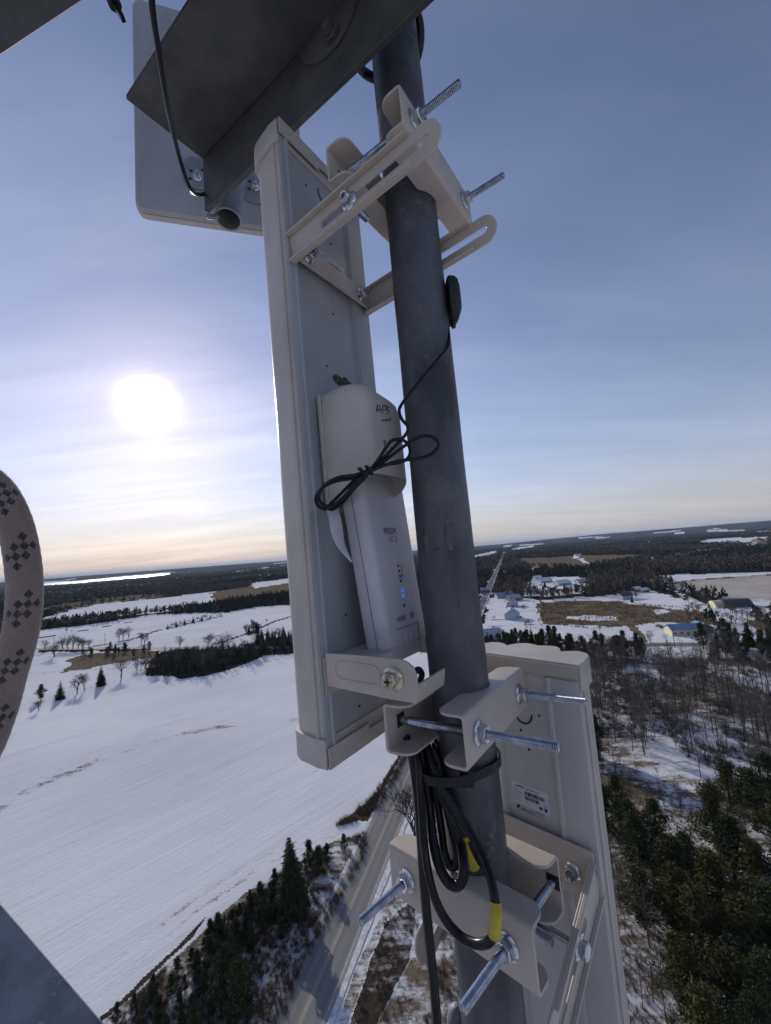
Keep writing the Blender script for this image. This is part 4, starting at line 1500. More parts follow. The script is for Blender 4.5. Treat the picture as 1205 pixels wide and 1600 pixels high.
def house(px, py, wid, dep_, hgt, rot, wall, roof, label, cat='house', name='house', group=None, chimney=True, roofh=None, door=True, nwin=4, garage=False):
    x, y = g2(px, py)
    z = float(height(np.array([x]), np.array([y]))[0])
    o = thing(name, (x, y, z), label, cat, group)
    a = math.radians(rot)
    X_ = Vector((math.cos(a), math.sin(a), 0))
    Y_ = Vector((-math.sin(a), math.cos(a), 0))
    Z_ = Vector((0, 0, 1))
    b = Vector((x, y, z))
    rh = roofh or dep_ * 0.30
    bm = BM()
    # gabled body
    prof = [(-dep_ / 2, 0), (-dep_ / 2, hgt), (0, hgt + rh), (dep_ / 2, hgt), (dep_ / 2, 0)]
    loft(bm, [[b + X_ * s * wid / 2 + Y_ * p + Z_ * (q - 0.2) for p, q in prof] for s in (-1, 1)])
    obj('wall', bm, M_WALLS[wall], o)
    bm = BM()
    ov = 0.5
    sl = rh / (dep_ / 2)
    prof = [(-dep_ / 2 - ov, hgt - ov * sl + 0.05), (0, hgt + rh + 0.05), (dep_ / 2 + ov, hgt - ov * sl + 0.05), (dep_ / 2 + ov, hgt - ov * sl + 0.28), (0, hgt + rh + 0.30), (-dep_ / 2 - ov, hgt - ov * sl + 0.28)]
    loft(bm, [[b + X_ * s * (wid / 2 + 0.45) + Y_ * p + Z_ * (q - 0.2) for p, q in prof] for s in (-1, 1)])
    rf = obj('roof', bm, M_ROOFS[roof], o)
    if chimney:
        bm = BM()
        add_box(bm, b + X_ * wid * 0.2 + Z_ * (hgt + rh * 0.5), X_, Y_, Z_, -0.4, 0.4, 0.3, 1.1, 0, rh * 0.5 + 1.0)
        obj('chimney', bm, M_WALLS[3], rf)
    for sgn in (-1, 1):
        for i in range(nwin):
            u = (i + 0.5) / nwin * wid - wid / 2
            if door and sgn == -1 and i == nwin // 2:
                bm = BM()
                add_box(bm, b + X_ * u + Y_ * sgn * (dep_ / 2), X_, Y_ * sgn, Z_, -0.5, 0.5, 0.0, 0.06, 0.0, 2.1)
                obj('door', bm, M_WALLS[4], o)
                continue
            bm = BM()
            add_box(bm, b + X_ * u + Y_ * sgn * (dep_ / 2), X_, Y_ * sgn, Z_, -0.75, 0.75, 0.0, 0.07, 0.9, 2.2)
            w_ = obj('window', bm, M_TRIM, o)
            bm = BM()
            add_box(bm, b + X_ * u + Y_ * sgn * (dep_ / 2), X_, Y_ * sgn, Z_, -0.62, 0.62, 0.072, 0.10, 1.02, 2.08)
            obj('pane', bm, M_GLASS, w_)
    if garage:
        bm = BM()
        add_box(bm, b + X_ * wid * 0.5, Y_, X_, Z_, -dep_ * 0.3, dep_ * 0.3, 0.0, 0.08, 0, 2.6)
        obj('garage_door', bm, M_TRIM, o)
    return o


RA = math.degrees(math.atan2(ROAD_DIR[1], ROAD_DIR[0]))
house(788, 934, 19, 10, 3.2, 6, 0, 0, 'long house with a blue metal roof beside the main road')
house(803, 938, 13, 10, 3.0, 8, 4, 3, 'dark brown house with a frosted roof touching the blue roofed one', nwin=3)
house(801, 947, 11, 8, 3.4, 60, 5, 3, 'grey house with a steep frosted gable below the blue roofed one', nwin=3, roofh=3.2)
house(801, 967, 11, 8.5, 4.2, 55, 0, 3, 'blue grey two storey house with a bush at its corner', nwin=3, roofh=3.2)
house(767, 996, 13, 9, 3.0, 4, 1, 3, 'white bungalow nearest the antenna cap at the main road', nwin=4)
house(879, 914, 19, 12, 3.4, 12, 5, 1, 'wide house with a white snow covered roof in the village', nwin=4)
house(852, 910, 18, 10, 3.0, 8, 0, 1, 'low snow roofed house left of the widest one', nwin=4)
house(909, 911, 14, 9, 3.0, 8, 5, 3, 'small grey house right of the widest snow roofed one', nwin=3)
house(840, 905, 12, 9, 3.0, 8, 1, 1, 'small white house at the left end of the village lots', nwin=3)
house(792, 905, 10, 8, 3.0, 20, 1, 1, 'small snow roofed house among the trees beside the road', nwin=3)
house(788, 896, 10, 8, 3.0, 20, 5, 1, 'small grey house farther up among the roadside trees', nwin=3)
house(787, 884, 10, 8, 3.0, 20, 1, 1, 'tiny white house far up the road', nwin=3, chimney=False)
house(858, 896, 14, 9, 3.0, 10, 1, 1, 'small white house in front of the tree belt', nwin=3)
house(903, 869, 22, 10, 3.5, 4, 1, 1, 'white farm building on the far brown field', 'barn', 'barn', nwin=3, chimney=False)
house(757, 925, 12, 9, 3.0, 8, 3, 3, 'small brick house left of the main road, upper one', nwin=3)
house(748, 914, 12, 9, 3.0, 8, 1, 1, 'small white house left of the main road, lower one', nwin=3)
house(976, 936, 12, 9, 3.6, 15, 5, 2, 'grey farmhouse at the edge of the brown marsh', nwin=3)
house(995, 923, 8, 6, 2.6, 15, 3, 1, 'small red shed with a snow roof behind the farmhouse', 'shed', 'shed', nwin=2, chimney=False)
house(1006, 925, 9, 6, 2.6, 15, 4, 1, 'dark shed with a snow roof behind the farmhouse', 'shed', 'shed', nwin=2, chimney=False)
house(1069, 990, 17, 9, 3.6, -8, 2, 0, 'yellow ended barn with a blue metal roof', 'barn', 'barn', nwin=5, chimney=False, roofh=2.2)
house(1096, 987, 9, 9, 3.4, 80, 4, 0, 'brown gabled shed joined behind the yellow ended barn', 'shed', 'shed', nwin=2, chimney=False, roofh=2.4)
house(1186, 858, 20, 10, 4, 5, 1, 1, 'white far barn at the right edge', 'barn', 'barn', nwin=3, chimney=False)
house(1130, 863, 20, 10, 3.5, 5, 5, 3, 'frosted roofed barn by the far strip of snow', 'barn', 'barn', nwin=3, chimney=False)
house(200, 916, 26, 12, 4, 4, 1, 1, 'tiny white building far off in the left woods', nwin=3, chimney=False)
# hoop barn
x, y = g2(1148, 947)
hb = thing('hoop_barn', (x, y, 0), 'dark rounded hoop barn with a pale yellow end in the snow', 'barn')
b = Vector((x, y, 0))
a = math.radians(-12)
X_, Y_, Z_ = Vector((math.cos(a), math.sin(a), 0)), Vector((-math.sin(a), math.cos(a), 0)), Vector((0, 0, 1))
bm = BM()
prof = [(7 * math.cos(math.pi * k / 14), 5.6 * math.sin(math.pi * k / 14)) for k in range(15)]
loft(bm, [[b + X_ * s + Y_ * p + Z_ * q for p, q in prof] for s in (-9, 9)])
obj('canopy', bm, M_ROOFS[2], hb, smooth=30)
bm = BM()
loft(bm, [[b + X_ * s + Y_ * p * 0.8 + Z_ * q * 0.85 for p, q in prof] for s in (-15, -9.02)])
obj('end_bay', bm, M_WALLS[2], hb, smooth=30)


def car(px, py, rot, col, label):
    x, y = g2(px, py)
    z = float(height(np.array([x]), np.array([y]))[0])
    o = thing('parked_car', (x, y, z), label, 'car', None)
    a = math.radians(rot)
    X_, Y_, Z_ = Vector((math.cos(a), math.sin(a), 0)), Vector((-math.sin(a), math.cos(a), 0)), Vector((0, 0, 1))
    b = Vector((x, y, z))
    side_p = [(-2.2, 0.35), (2.2, 0.35), (2.25, 0.75), (1.2, 0.95), (0.6, 1.45), (-1.3, 1.48), (-2.1, 0.98), (-2.25, 0.7)]
    bm = BM()
    loft(bm, [[b + X_ * p + Y_ * s + Z_ * q for p, q in side_p] for s in (-0.88, 0.88)])
    obj('body', bm, col, o, bevel=0.08)
    bm = BM()
    loft(bm, [[b + X_ * p + Y_ * s + Z_ * q for p, q in [(-1.7, 1.0), (1.0, 1.0), (0.52, 1.38), (-1.2, 1.40)]] for s in (-0.90, 0.90)])
    obj('window', bm, M_GLASS, o)
    for (u, v) in ((-1.4, -0.8), (1.4, -0.8), (-1.4, 0.8), (1.4, 0.8)):
        bm = BM()
        add_lathe(bm, b + X_ * u + Y_ * v + Z_ * 0.33, Y_, [(-0.12, 0.33), (0.12, 0.33)], 14)
        obj('wheel', bm, M_BLACKM, o)
    return o


car(1030, 979, 20, M_WALLS[4], 'dark car parked farthest left of the yellow ended barn')
car(1036, 981, -10, M_ROOFS[2], 'black car parked nearest the yellow ended barn on its left')
car(1122, 985, 5, M_ROOFS[2], 'dark truck parked right of the brown gabled shed')
car(1128, 990, 5, M_WALLS[1], 'white car parked right of the brown gabled shed')
car(768, 1001, 4, M_WALLS[1], 'white car in front of the white bungalow')
car(812, 965, 30, M_ROOFS[2], 'black car beside the blue grey two storey house')


def pole(px, py, h, label, arm_=True):
    x, y = g2(px, py)
    z = float(height(np.array([x]), np.array([y]))[0])
    o = thing('power_pole', (x, y, z), label, 'pole', 'power poles')
    bm = BM()
    add_lathe(bm, Vector((x, y, z - 0.5)), Vector((0, 0, 1)), [(0, 0.17), (h + 0.5, 0.11)], 8)
    obj('post', bm, M_TRUNK, o)
    bm = BM()
    add_box(bm, Vector((x, y, z + h - 0.9)), az(17 + 90), az(17), Vector((0, 0, 1)), -1.2, 1.2, -0.07, 0.07, 0, 0.14)
    obj('crossarm', bm, M_TRUNK, o)


for (px, py, lab) in ((940, 1005, 'power pole on the snow left of the yellow ended barn'), (1055, 1012, 'power pole in front of the yellow ended barn'), (164, 1008, 'power pole on the far snow field at left'),
                      (84, 1014, 'power pole by the crossing road near the rope'), (758, 930, 'power pole beside the main road, nearest one'), (765, 905, 'power pole beside the main road farther up'),
                      (231, 1013, 'power pole by the crossing road at the tree strip')):
    pole(px, py, 10, lab)

# ------------------------------------------------------------------ haze
bm = BM()
add_box(bm, Vector((0, 0, 0)), Vector((1, 0, 0)), Vector((0, 1, 0)), Vector((0, 0, 1)), -43000, 43000, -43000, 43000, -12, 230)
hz = obj('haze', bm, None)
hz['kind'] = 'stuff'
mh = bpy.data.materials.new('haze_air')
mh.use_nodes = True
nt = mh.node_tree
nt.nodes.clear()
pv = nt.nodes.new('ShaderNodeVolumePrincipled')
pv.inputs['Color'].default_value = (0.60, 0.78, 1.0, 1)
pv.inputs['Density'].default_value = 3.2e-5
pv.inputs['Anisotropy'].default_value = 0.0
om = nt.nodes.new('ShaderNodeOutputMaterial')
nt.links.new(pv.outputs[0], om.inputs['Volume'])
hz.data.materials.append(mh)
# ================================================================== MAST
MT, MB_ = P(609, 0, 0.540), P(772, 1600, 0.390)
MAX_ = (MT - MB_).normalized()          # mast axis, upwards
MR = 0.0305


def mast_at(py):
    """point on the mast axis seen at image row py"""
    lo, hi = -1.0, 2.0
    for _ in range(50):
        m = (lo + hi) / 2
        q = MB_ + (MT - MB_) * m - C0
        y = 800 - FPX * q.dot(UPV) / q.dot(FW)
        if y > py:
            lo = m
        else:
            hi = m
    return MB_ + (MT - MB_) * m


m_base = MB_ - MAX_ * 1.6
mast = thing('mast_pipe', m_base, 'tall dark grey galvanized steel mast pipe running the full height of the picture', 'mast')
bm = BM()
L = (MT + MAX_ * 0.22 - m_base).length
add_lathe(bm, m_base, MAX_, [(i * L / 60, MR + 0.00025 * math.sin(i * 2.3)) for i in range(61)], 64)
obj('pipe', bm, M_MAST, mast, smooth=40)
# weld scabs left on the pipe
for (px, py, l, w) in ((664, 840, 0.034, 0.0085), (702, 834, 0.042, 0.0115), (683, 858, 0.004, 0.0040), (708, 905, 0.016, 0.0022), (716, 935, 0.020, 0.0018), (700, 958, 0.010, 0.0016)):
    c = mast_at(py)
    # surface point in that direction
    r = ray(px, py).normalized()
    d = c - C0
    h = hit(px, py, c, (C0 - c).normalized())
    off = (h - c) - MAX_ * (h - c).dot(MAX_)
    toc = (C0 - c)
    toc = (toc - MAX_ * toc.dot(MAX_)).normalized()
    off = off * 0.93
    q = c + off + toc * math.sqrt(max(0.0, MR ** 2 - off.length ** 2))
    q = q - (q - c).normalized() * w * 0.26
    bm = BM()
    prof = [(l * (t / 20 - 0.5), w * 0.5 * math.sin(math.pi * min(0.985, max(0.015, t / 20))) ** 0.28 * (1 + 0.07 * math.sin(t * 2.3 + px))) for t in range(21)]
    add_lathe(bm, q, MAX_, prof, 10)
    obj('weld_bead', bm, M_WELD, mast, smooth=60)

E_A = az(35.0)                    # sector A: across the back, left (near) to right (far)
N_A = az(125.0)                   # sector A: out of its back, towards the mast
E_B = az(135.0)                   # sector B: across the back, left (far) to right (near)
N_B = az(225.0)                   # sector B: out of its back, towards the mast
W_S = 0.145


# ================================================================== SECTOR ANTENNAS
def sector_profile(grow=0.0, lip=0.0):
    """outline seen from above: (u across, w outwards from the back)"""
    pts = []
    W = W_S
    pts.append((0.0, 0.0))
    pts.append((-0.0008, 0.012))
    # four ribs across the front of the radome
    cx = [0.0185, 0.0545, 0.0905, 0.1265]
    n_ = 44
    for k in range(n_ + 1):
        u = W * k / n_
        if u < 0.0365:
            c, pk, v0, v1 = cx[0], 0.052, 0.014, 0.040
        elif u < 0.0725:
            c, pk, v0, v1 = cx[1], 0.064, 0.040, 0.058
        elif u < 0.1085:
            c, pk, v0, v1 = cx[2], 0.064, 0.058, 0.040
        else:
            c, pk, v0, v1 = cx[3], 0.052, 0.040, 0.014
        t = max(-1.0, min(1.0, (u - c) / 0.0183))
        v = v0 if t < 0 else v1
        s_ = math.sqrt(max(0.0, 1 - t * t)) if v < 0.04 else math.cos(t * math.pi / 2) ** 0.8
        pts.append((u, v + (pk - v) * s_))
    pts.append((W + 0.0008, 0.012))
    pts.append((W, 0.0))
    if grow:
        out = []
        for (u, w) in pts:
            out.append((u + (grow if u > W / 2 else -grow) * (1.0 if abs(u - W / 2) > 0.06 else 0.3), w + (grow if w > 0.02 else (0 if w > 0.005 else -grow))))
        pts = out
    return pts


def back_profile(ribs):
    """the aluminium back: flat pan with a folded step near each edge (w positive = towards the mast)"""
    a, b = ribs
    return [(0.0, 0.0), (0.0, 0.0025), (0.004, 0.0035), (a - 0.008, 0.0035), (a - 0.006, 0.0052), (a - 0.003, 0.0052), (a, 0.0006), (a + 0.003, 0.0006),
            (b - 0.003, 0.0006), (b, 0.0006), (b + 0.003, 0.0052), (b + 0.006, 0.0052), (b + 0.008, 0.0035), (W_S - 0.004, 0.0035), (W_S, 0.0025), (W_S, 0.0)]


def sector(corner_bot, axis, E, Nn, length, label, mirror=False):
    t = thing('sector_antenna', corner_bot, label, 'antenna', 'ribbed sector antennas on the mast')
    E = (E - axis * E.dot(axis)).normalized()
    Nn = axis.cross(E).normalized() * (1 if axis.cross(E).dot(Nn) > 0 else -1)

    def q(u, w, z):
        return corner_bot + E * u + Nn * w + axis * z
    bm = BM()
    pr = sector_profile()
    loft(bm, [[q(u, -w, z) for (u, w) in pr] for z in (0.004, length - 0.004)])
    obj('radome', bm, M_RADOME, t, smooth=35)
    # back pan
    ribs = (0.044, 0.106) if mirror else (0.014, 0.108)
    bp = back_profile(ribs)
    bm = BM()
    sec = []
    for z in (0.012, length - 0.012):
        sec.append([q(u, w + 0.0005, z) for (u, w) in bp])
    loft(bm, sec)
    obj('back_plate', bm, M_PANEL2 if mirror else M_PANEL, t, smooth=25)
    # rolled side seam between radome and back
    for s in (0, 1):
        bm = BM()
        uu = -0.0012 if s == 0 else W_S + 0.0012
        add_box(bm, q(uu, -0.0075, 0), E, Nn, axis, -0.0010, 0.0010, -0.0016, 0.0016, 0.012, length - 0.012)
        obj('seam_strip', bm, M_RADOME, t)
    for s in (0, 1):
        bm = BM()
        cp = sector_profile(0.0028)
        z0, z1 = (-0.006, 0.022) if s == 0 else (length - 0.022, length + 0.006)
        zs = [(z0, 0.985), (z0 + 0.0018, 1.0), (z1 - 0.0008, 1.0), (z1, 0.997)] if s == 0 else [(z0, 0.997), (z0 + 0.0008, 1.0), (z1 - 0.0018, 1.0), (z1, 0.985)]
        sec = []
        for z, k in zs:
            sec.append([q(W_S / 2 + (u - W_S / 2) * k, -(0.03 + (w - 0.03) * k), z) for (u, w) in cp])
        loft(bm, sec)
        # the cap's rear tongue, stepped half way
        zz = (z0, 0.016) if s == 0 else (length - 0.016, z1)
        add_box(bm, q(0, 0, 0), E, Nn, axis, -0.0020, 0.062, 0.0054, 0.0066, min(zz) + 0.0012, max(zz) - 0.0012)
        zz = (z0, 0.010) if s == 0 else (length - 0.010, z1)
        add_box(bm, q(0, 0, 0), E, Nn, axis, 0.0622, W_S + 0.002, 0.0054, 0.0064, min(zz) + 0.0012, max(zz) - 0.0012)
        obj('end_cap', bm, M_RADOME, t, smooth=35)
    # rivets
    for (u, z) in ((0.055, 0.035), (0.072, 0.075), (0.088, 0.055), (0.045, 0.135), (0.07, 0.62), (0.04, 0.655), (0.078, 0.60),
                   (0.07, 0.50), (0.058, 0.20), (0.05, 0.425), (0.066, 0.30), (0.095, 0.642)):
        bm = BM()
        wz = 0.0008 if ribs[0] < u < ribs[1] else 0.0035
        add_lathe(bm, q(u, wz, z), Nn, [(-0.001, 0.0016), (0.0006, 0.0015), (0.001, 0.0008)], 10)
        obj('rivet', bm, M_DARK, t, smooth=50)
    return t, q, E, Nn


TA, BA = P(432, 195, 0.475), P(510.5, 1192, 0.402)
axA = (TA - BA).normalized()
lenA = (TA - BA).length
secA, qA, EA, NA = sector(BA, axA, E_A, N_A, lenA,
                          'long grey sector antenna left of the mast, the radio hanging on its metal back')
TB = P(903, 1047, 0.445)
cornerB = TB - E_B * W_S - Vector((0, 0, 1)) * 0.70
secB, qB, EB, NB = sector(cornerB, Vector((0, 0, 1)), E_B, N_B, 0.70,
                          'white sector antenna with a scalloped sunlit top cap, lower right behind the mast', mirror=True)


def uvz_A(px, py, w=0.0):
    h = hit(px, py, BA + NA * w, NA)
    r = h - BA
    return r.dot(EA), r.dot(axA)


def uvz_B(px, py, w=0.0):
    h = hit(px, py, cornerB + NB * w, NB)
    r = h - cornerB
    return r.dot(EB), r.z


# ------------------------------------------------------------------ stickers
def sticker(parent, o, X, Y, w, h, brand):
    Z = X.cross(Y).normalized()
    bm = BM()
    add_box(bm, o, X, Y, Z, 0, w, 0, h, 0, 0.0002)
    lab = obj('label_sticker', bm, M_STICKER, parent)
    o2 = o + Z * 0.0002
    text_obj('lettering', 'airMAX', o2 + X * w * 0.10 + Y * h * 0.80, X, Y, h * 0.17, M_INK, lab, width=w * 0.24)
    text_obj('lettering', 'High-Gain Sector', o2 + X * w * 0.38 + Y * h * 0.81, X, Y, h * 0.12, M_INKG, lab, width=w * 0.40)
    for i, s_ in enumerate(('Model:', 'S/N 0418D6', 'MAC ID 02', 'Made in', 'Input Power')):
        text_obj('lettering', s_, o2 + X * w * 0.04 + Y * h * (0.66 - 0.125 * i), X, Y, h * 0.095, M_INKG, lab, width=w * (0.13, 0.24, 0.25, 0.16, 0.2)[i])
    text_obj('lettering', 'No. 5 GHz', o2 + X * w * 0.34 + Y * h * 0.15, X, Y, h * 0.095, M_INKG, lab, width=w * 0.13)
    rr = random.Random(3)
    bm = BM()
    for (x0, x1, y0, y1) in ((0.34, 0.88, 0.53, 0.71), (0.34, 0.72, 0.32, 0.49)):
        x = x0
        while x < x1:
            ww = rr.choice((0.006, 0.009, 0.014))
            add_box(bm, o2, X, Y, Z, x * w, (x + ww) * w, y0 * h, y1 * h, 0, 0.0002)
            x += ww + rr.choice((0.007, 0.010, 0.016))
    obj('barcode', bm, M_INK, lab)
    bm = BM()
    for (x, y, ww, hh) in ((0.72, 0.12, 0.09, 0.13),):
        for i in range(4):
            add_box(bm, o2, X, Y, Z, x * w + i * 0.024 * w, x * w + i * 0.024 * w + 0.018 * w, y * h, (y + hh) * h, 0, 0.0002)
    # small approval marks: CE and a bin
    add_box(bm, o2, X, Y, Z, 0.86 * w, 0.93 * w, 0.10 * h, 0.22 * h, 0, 0.0002)
    add_box(bm, o2, X, Y, Z, 0.85 * w, 0.94 * w, 0.24 * h, 0.26 * h, 0, 0.0002)
    obj('approval_mark', bm, M_INK, lab)
    text_obj('lettering', 'CE', o2 + X * w * 0.84 + Y * h * 0.30, X, Y, h * 0.12, M_INK, lab, width=w * 0.09)
    # foil strip below
    bm = BM()
    add_box(bm, o - Y * h * 0.30, X, Y, Z, 0.0, w * 0.84, 0, h * 0.285, 0, 0.0002)
    fo = obj('label_sticker', bm, M_STICKG, parent)
    fo['label'] = 'dull foil strip below the white sticker'
    text_obj('lettering', 'UBIQUITI', o2 - Y * h * 0.22 + X * w * 0.20, X, Y, h * 0.15, M_INK, fo, width=w * 0.34)
    for k in range(2):
        text_obj('lettering', ('NETWORKS', 'www.ubnt.com')[k], o2 + X * w * 0.58 - Y * h * (0.12 + 0.13 * k), X, Y, h * 0.08, M_INKG, fo, width=w * 0.24)
    bm = BM()
    cc = o2 + X * w * 0.12 - Y * h * 0.14
    for (ax_, ay_, r_) in ((0, 0, 0.035), (0.03, 0.04, 0.028), (-0.03, -0.02, 0.02)):
        add_lathe(bm, cc + X * w * ax_ + Y * w * ay_, Z, [(0, w * r_), (0.0002, w * r_)], 12)
    obj('logo_mark', bm, M_INK, fo)


# on B: reading direction follows the back as seen (left far -> right near)
u0, z0 = uvz_B(801, 1218, -0.0005)
u1, z1 = uvz_B(861, 1269, -0.0005)
u0b, z0b = uvz_B(806, 1247, -0.0005)
hB = 0.0245
sticker(secB, qB(u0 + 0.000, 0, z0) + NB * 0.00118 - Vector((0, 0, 1)) * hB, EB, Vector((0, 0, 1)), u1 - u0, hB, 'B')
u0, z0 = uvz_A(497, 391, -0.0005)
sticker(secA, qA(u0, 0.00118, z0) - axA * 0.024, EA, axA, 0.046, 0.024, 'A')

# mounting-hole arc near the top of A's back and mirrored low on B
for (par, q, u, z, NN, EE, AX, wv) in ((secA, qA, *uvz_A(505, 306), NA, EA, axA, 0.0010), (secB, qB, *uvz_B(818, 1112), NB, EB, Vector((0, 0, 1)), 0.0010)):
    bm = BM()
    c = q(u, wv, z)
    arc = [c + EE * (0.011 * math.cos(a)) + AX * (0.013 * math.sin(a)) for a in [math.radians(175 + 10 * k) for k in range(19)]]
    add_tube(bm, arc, 0.0012, 6)
    obj('punched_arc', bm, M_DARK, par, smooth=50)

# green putty dabs on A's back
bm = BM()
rr = random.Random(5)
cA = [uvz_A(521 + 22 * k / 15, 589 + 10 * k / 15 + rr.uniform(-3, 3)) for k in range(16)]
for (u, z) in cA:
    r = rr.uniform(0.0022, 0.0042)
    c = qA(u + rr.uniform(-0.001, 0.001), 0.001, z + rr.uniform(-0.003, 0.003))
    ret = bmesh.ops.create_icosphere(bm, subdivisions=2, radius=r, matrix=Matrix.Translation(c))
    for v in ret['verts']:
        v.co += Vector((rr.uniform(-1, 1), rr.uniform(-1, 1), rr.uniform(-1, 1))) * 0.0008
obj('green_putty', bm, M_GREEN, secA, smooth=60)


# ================================================================== CLAMPS
def channel_mesh(bm, c, Ld, Nd, Ud, half, H, F, t, cut, R=MR, loff=0.0):
    """C-channel: web centred on c, outer face towards Nd, flanges back along -Nd.  cut = distance web->mast axis"""
    rc = 0.013
    st = []
    l = -half
    while l < half - 1e-6:
        e = half - abs(l)
        step = 0.0012 if e < rc else 0.003
        st.append(l)
        l += step
    st.append(half)
    rb = 0.004
    secs = []
    for l in st:
        e = half - abs(l)
        f = F
        if e < rc:
            f = F - rc + math.sqrt(max(0.0, rc * rc - (rc - e) ** 2))
        lm = l + loff
        vcut = cut - math.sqrt(max(0.0, (R + 0.0005) ** 2 - lm * lm)) if abs(lm) < R else 1.0
        vv = cut - R - 0.0005 + abs(lm) * 0.42
        f = max(t * 1.6, min(f, vcut if abs(lm) < 0.018 else min(vcut, vv + 0.004)))
        prof = []
        h = H / 2
        # outer side, from lower flange tip round to the upper flange tip
        prof.append((-f, -h))
        for k in range(5):
            a = math.pi / 2 * k / 4
            prof.append((-rb + rb * math.sin(a), -h + rb - rb * math.cos(a)))
        for k in range(5):
            a = math.pi / 2 * k / 4
            prof.append((-rb + rb * math.cos(a), h - rb + rb * math.sin(a)))
        prof.append((-f, h))
        prof.append((-f, h - t))
        ri = rb - t * 0.7
        for k in range(4):
            a = math.pi / 2 * k / 3
            prof.append((-t - ri + ri * math.sin(a), h - t - ri + ri * math.cos(a)))
        for k in range(4):
            a = math.pi / 2 * k / 3
            prof.append((-t - ri + ri * math.cos(a), -h + t + ri - ri * math.sin(a)))
        prof.append((-f, -h + t))
        secs.append([c + Ld * (l + loff) + Nd * a_ + Ud * b_ for (a_, b_) in prof])
    loft(bm, secs)


def threaded(bm, o, d, t0, t1, r, pitch=0.0017):
    prof = [(t0, r * 0.8)]
    t = t0 + 0.0004
    while t < t1 - 0.001:
        prof.append((t, r * 0.83))
        prof.append((t + pitch * 0.5, r))
        t += pitch
    prof += [(t1 - 0.0006, r * 0.86), (t1, r * 0.7)]
    add_lathe(bm, o, d, prof, 20)


def flange_nut(parent, o, d, r=0.0078, mat=None, off=0.0, head=False, name='flange_nut'):
    mat = mat or M_ZINC
    bm = BM()
    add_lathe(bm, o, d, [(0, r * 1.34), (0.0010, r * 1.36), (0.0019, r * 1.18), (0.0026, r * 0.98)], 28)
    add_hex(bm, o, d, 0.0022, 0.0088, r * 1.0, off=off)
    n = obj(name, bm, mat, parent, smooth=30)
    if head:
        x, y = frame_of(d)
        bm = BM()
        add_lathe(bm, o, d, [(0.0075, r * 0.80), (0.0093, r * 0.78), (0.0100, r * 0.66), (0.0093, r * 0.55), (0.0090, 0.0006)], 24)
        for (a, b) in ((x, y), (y, x)):
            add_box(bm, o + d * 0.0091, a, b, d, -r * 0.5, r * 0.5, -r * 0.11, r * 0.11, 0, 0.0008)
        obj('screw_head', bm, M_ZINC if mat is M_ZINC else mat, n, smooth=30)
        bm = BM()
        for (a, b) in ((x, y), (y, x)):
            add_box(bm, o + d * 0.0098, a, b, d, -r * 0.42, r * 0.42, -r * 0.10, r * 0.10, 0, 0.0003)
        obj('cross_recess', bm, M_DARK, n)
    return n


def clamp(py, Ed, Nd, s_out, s_in, label, half=0.0775, hs=0.056, tip=0.060, r=0.004, F=0.028, H=0.044, dz=0.0, hexoff=(0.0, 0.4), half2=None, es=0.0):
    """two channels gripping the mast, two long threaded rods with flange nuts"""
    C = mast_at(py) + MAX_ * dz
    Nd = (Nd - MAX_ * Nd.dot(MAX_)).normalized()
    Ed = (Ed - MAX_ * Ed.dot(MAX_)).normalized()
    t = thing('pole_clamp', C, label, 'clamp', 'pole clamps gripping the mast')
    for sgn, s in ((1, s_out), (-1, s_in)):
        bm = BM()
        channel_mesh(bm, C + Nd * s * sgn, Ed, Nd * sgn, MAX_, half if sgn > 0 else (half2 or half), H, F, 0.0026, s, loff=es)
        obj('channel', bm, M_BRACKET, t, smooth=30, bevel=0.0007)
    for i, k in enumerate((-1, 1)):
        o = C + Ed * (hs * k + es)
        bm = BM()
        threaded(bm, o, Nd, -s_in - 0.004 + 0.016, s_out + tip, r)
        add_lathe(bm, o, Nd, [(-s_in - 0.003, r * 0.93), (-s_in + 0.0121, r * 0.93)], 16)
        rod = obj('threaded_rod', bm, M_ROD, t, smooth=70)
        bm = BM()
        add_lathe(bm, o, -Nd, [(s_in + 0.0002, r * 2.2), (s_in + 0.002, r * 2.0), (s_in + 0.0042, r * 1.1)], 20)
        obj('round_bolt_head', bm, M_ZINC, t, smooth=40)
        flange_nut(t, o + Nd * (s_out + 0.0002), Nd, off=hexoff[i])
        # square neck slot seen inside the rear channel
        bm = BM()
        add_box(bm, o + Nd * (-s_in + 0.0027), Ed, MAX_, Nd, -0.0062, 0.0062, -0.0062, 0.0062, 0, 0.0004)
        obj('slot', bm, M_DARK, t)
    return t, C, Ed, Nd


clT = clamp(308, E_A, N_A, 0.050, 0.050, 'cream two-piece pole clamp with two long threaded rods, highest on the mast', half=0.082, hs=0.060, tip=0.052, es=-0.012)
clM = clamp(1103, E_A, N_A, 0.042, 0.042, 'cream pole clamp above the black cable tie, its rods pointing right', half=0.080, hs=0.056, tip=0.068)
clB = clamp(1375, E_B, N_B, 0.045, 0.045, 'cream pole clamp lowest on the mast, its thick rods pointing at the viewer', half=0.080, hs=0.056, tip=0.064,
            H=0.050, F=0.026, half2=0.063)


# ================================================================== TILT BRACKETS
def slot_loop(o, X, Y, x0, x1, r, n=8):
    pts = []
    for k in range(n + 1):
        a = math.pi / 2 + math.pi * k / n
        pts.append(o + X * (x0 + r * math.cos(a)) + Y * (r * math.sin(a)))
    for k in range(n + 1):
        a = -math.pi / 2 + math.pi * k / n
        pts.append(o + X * (x1 + r * math.cos(a)) + Y * (r * math.sin(a)))
    return pts


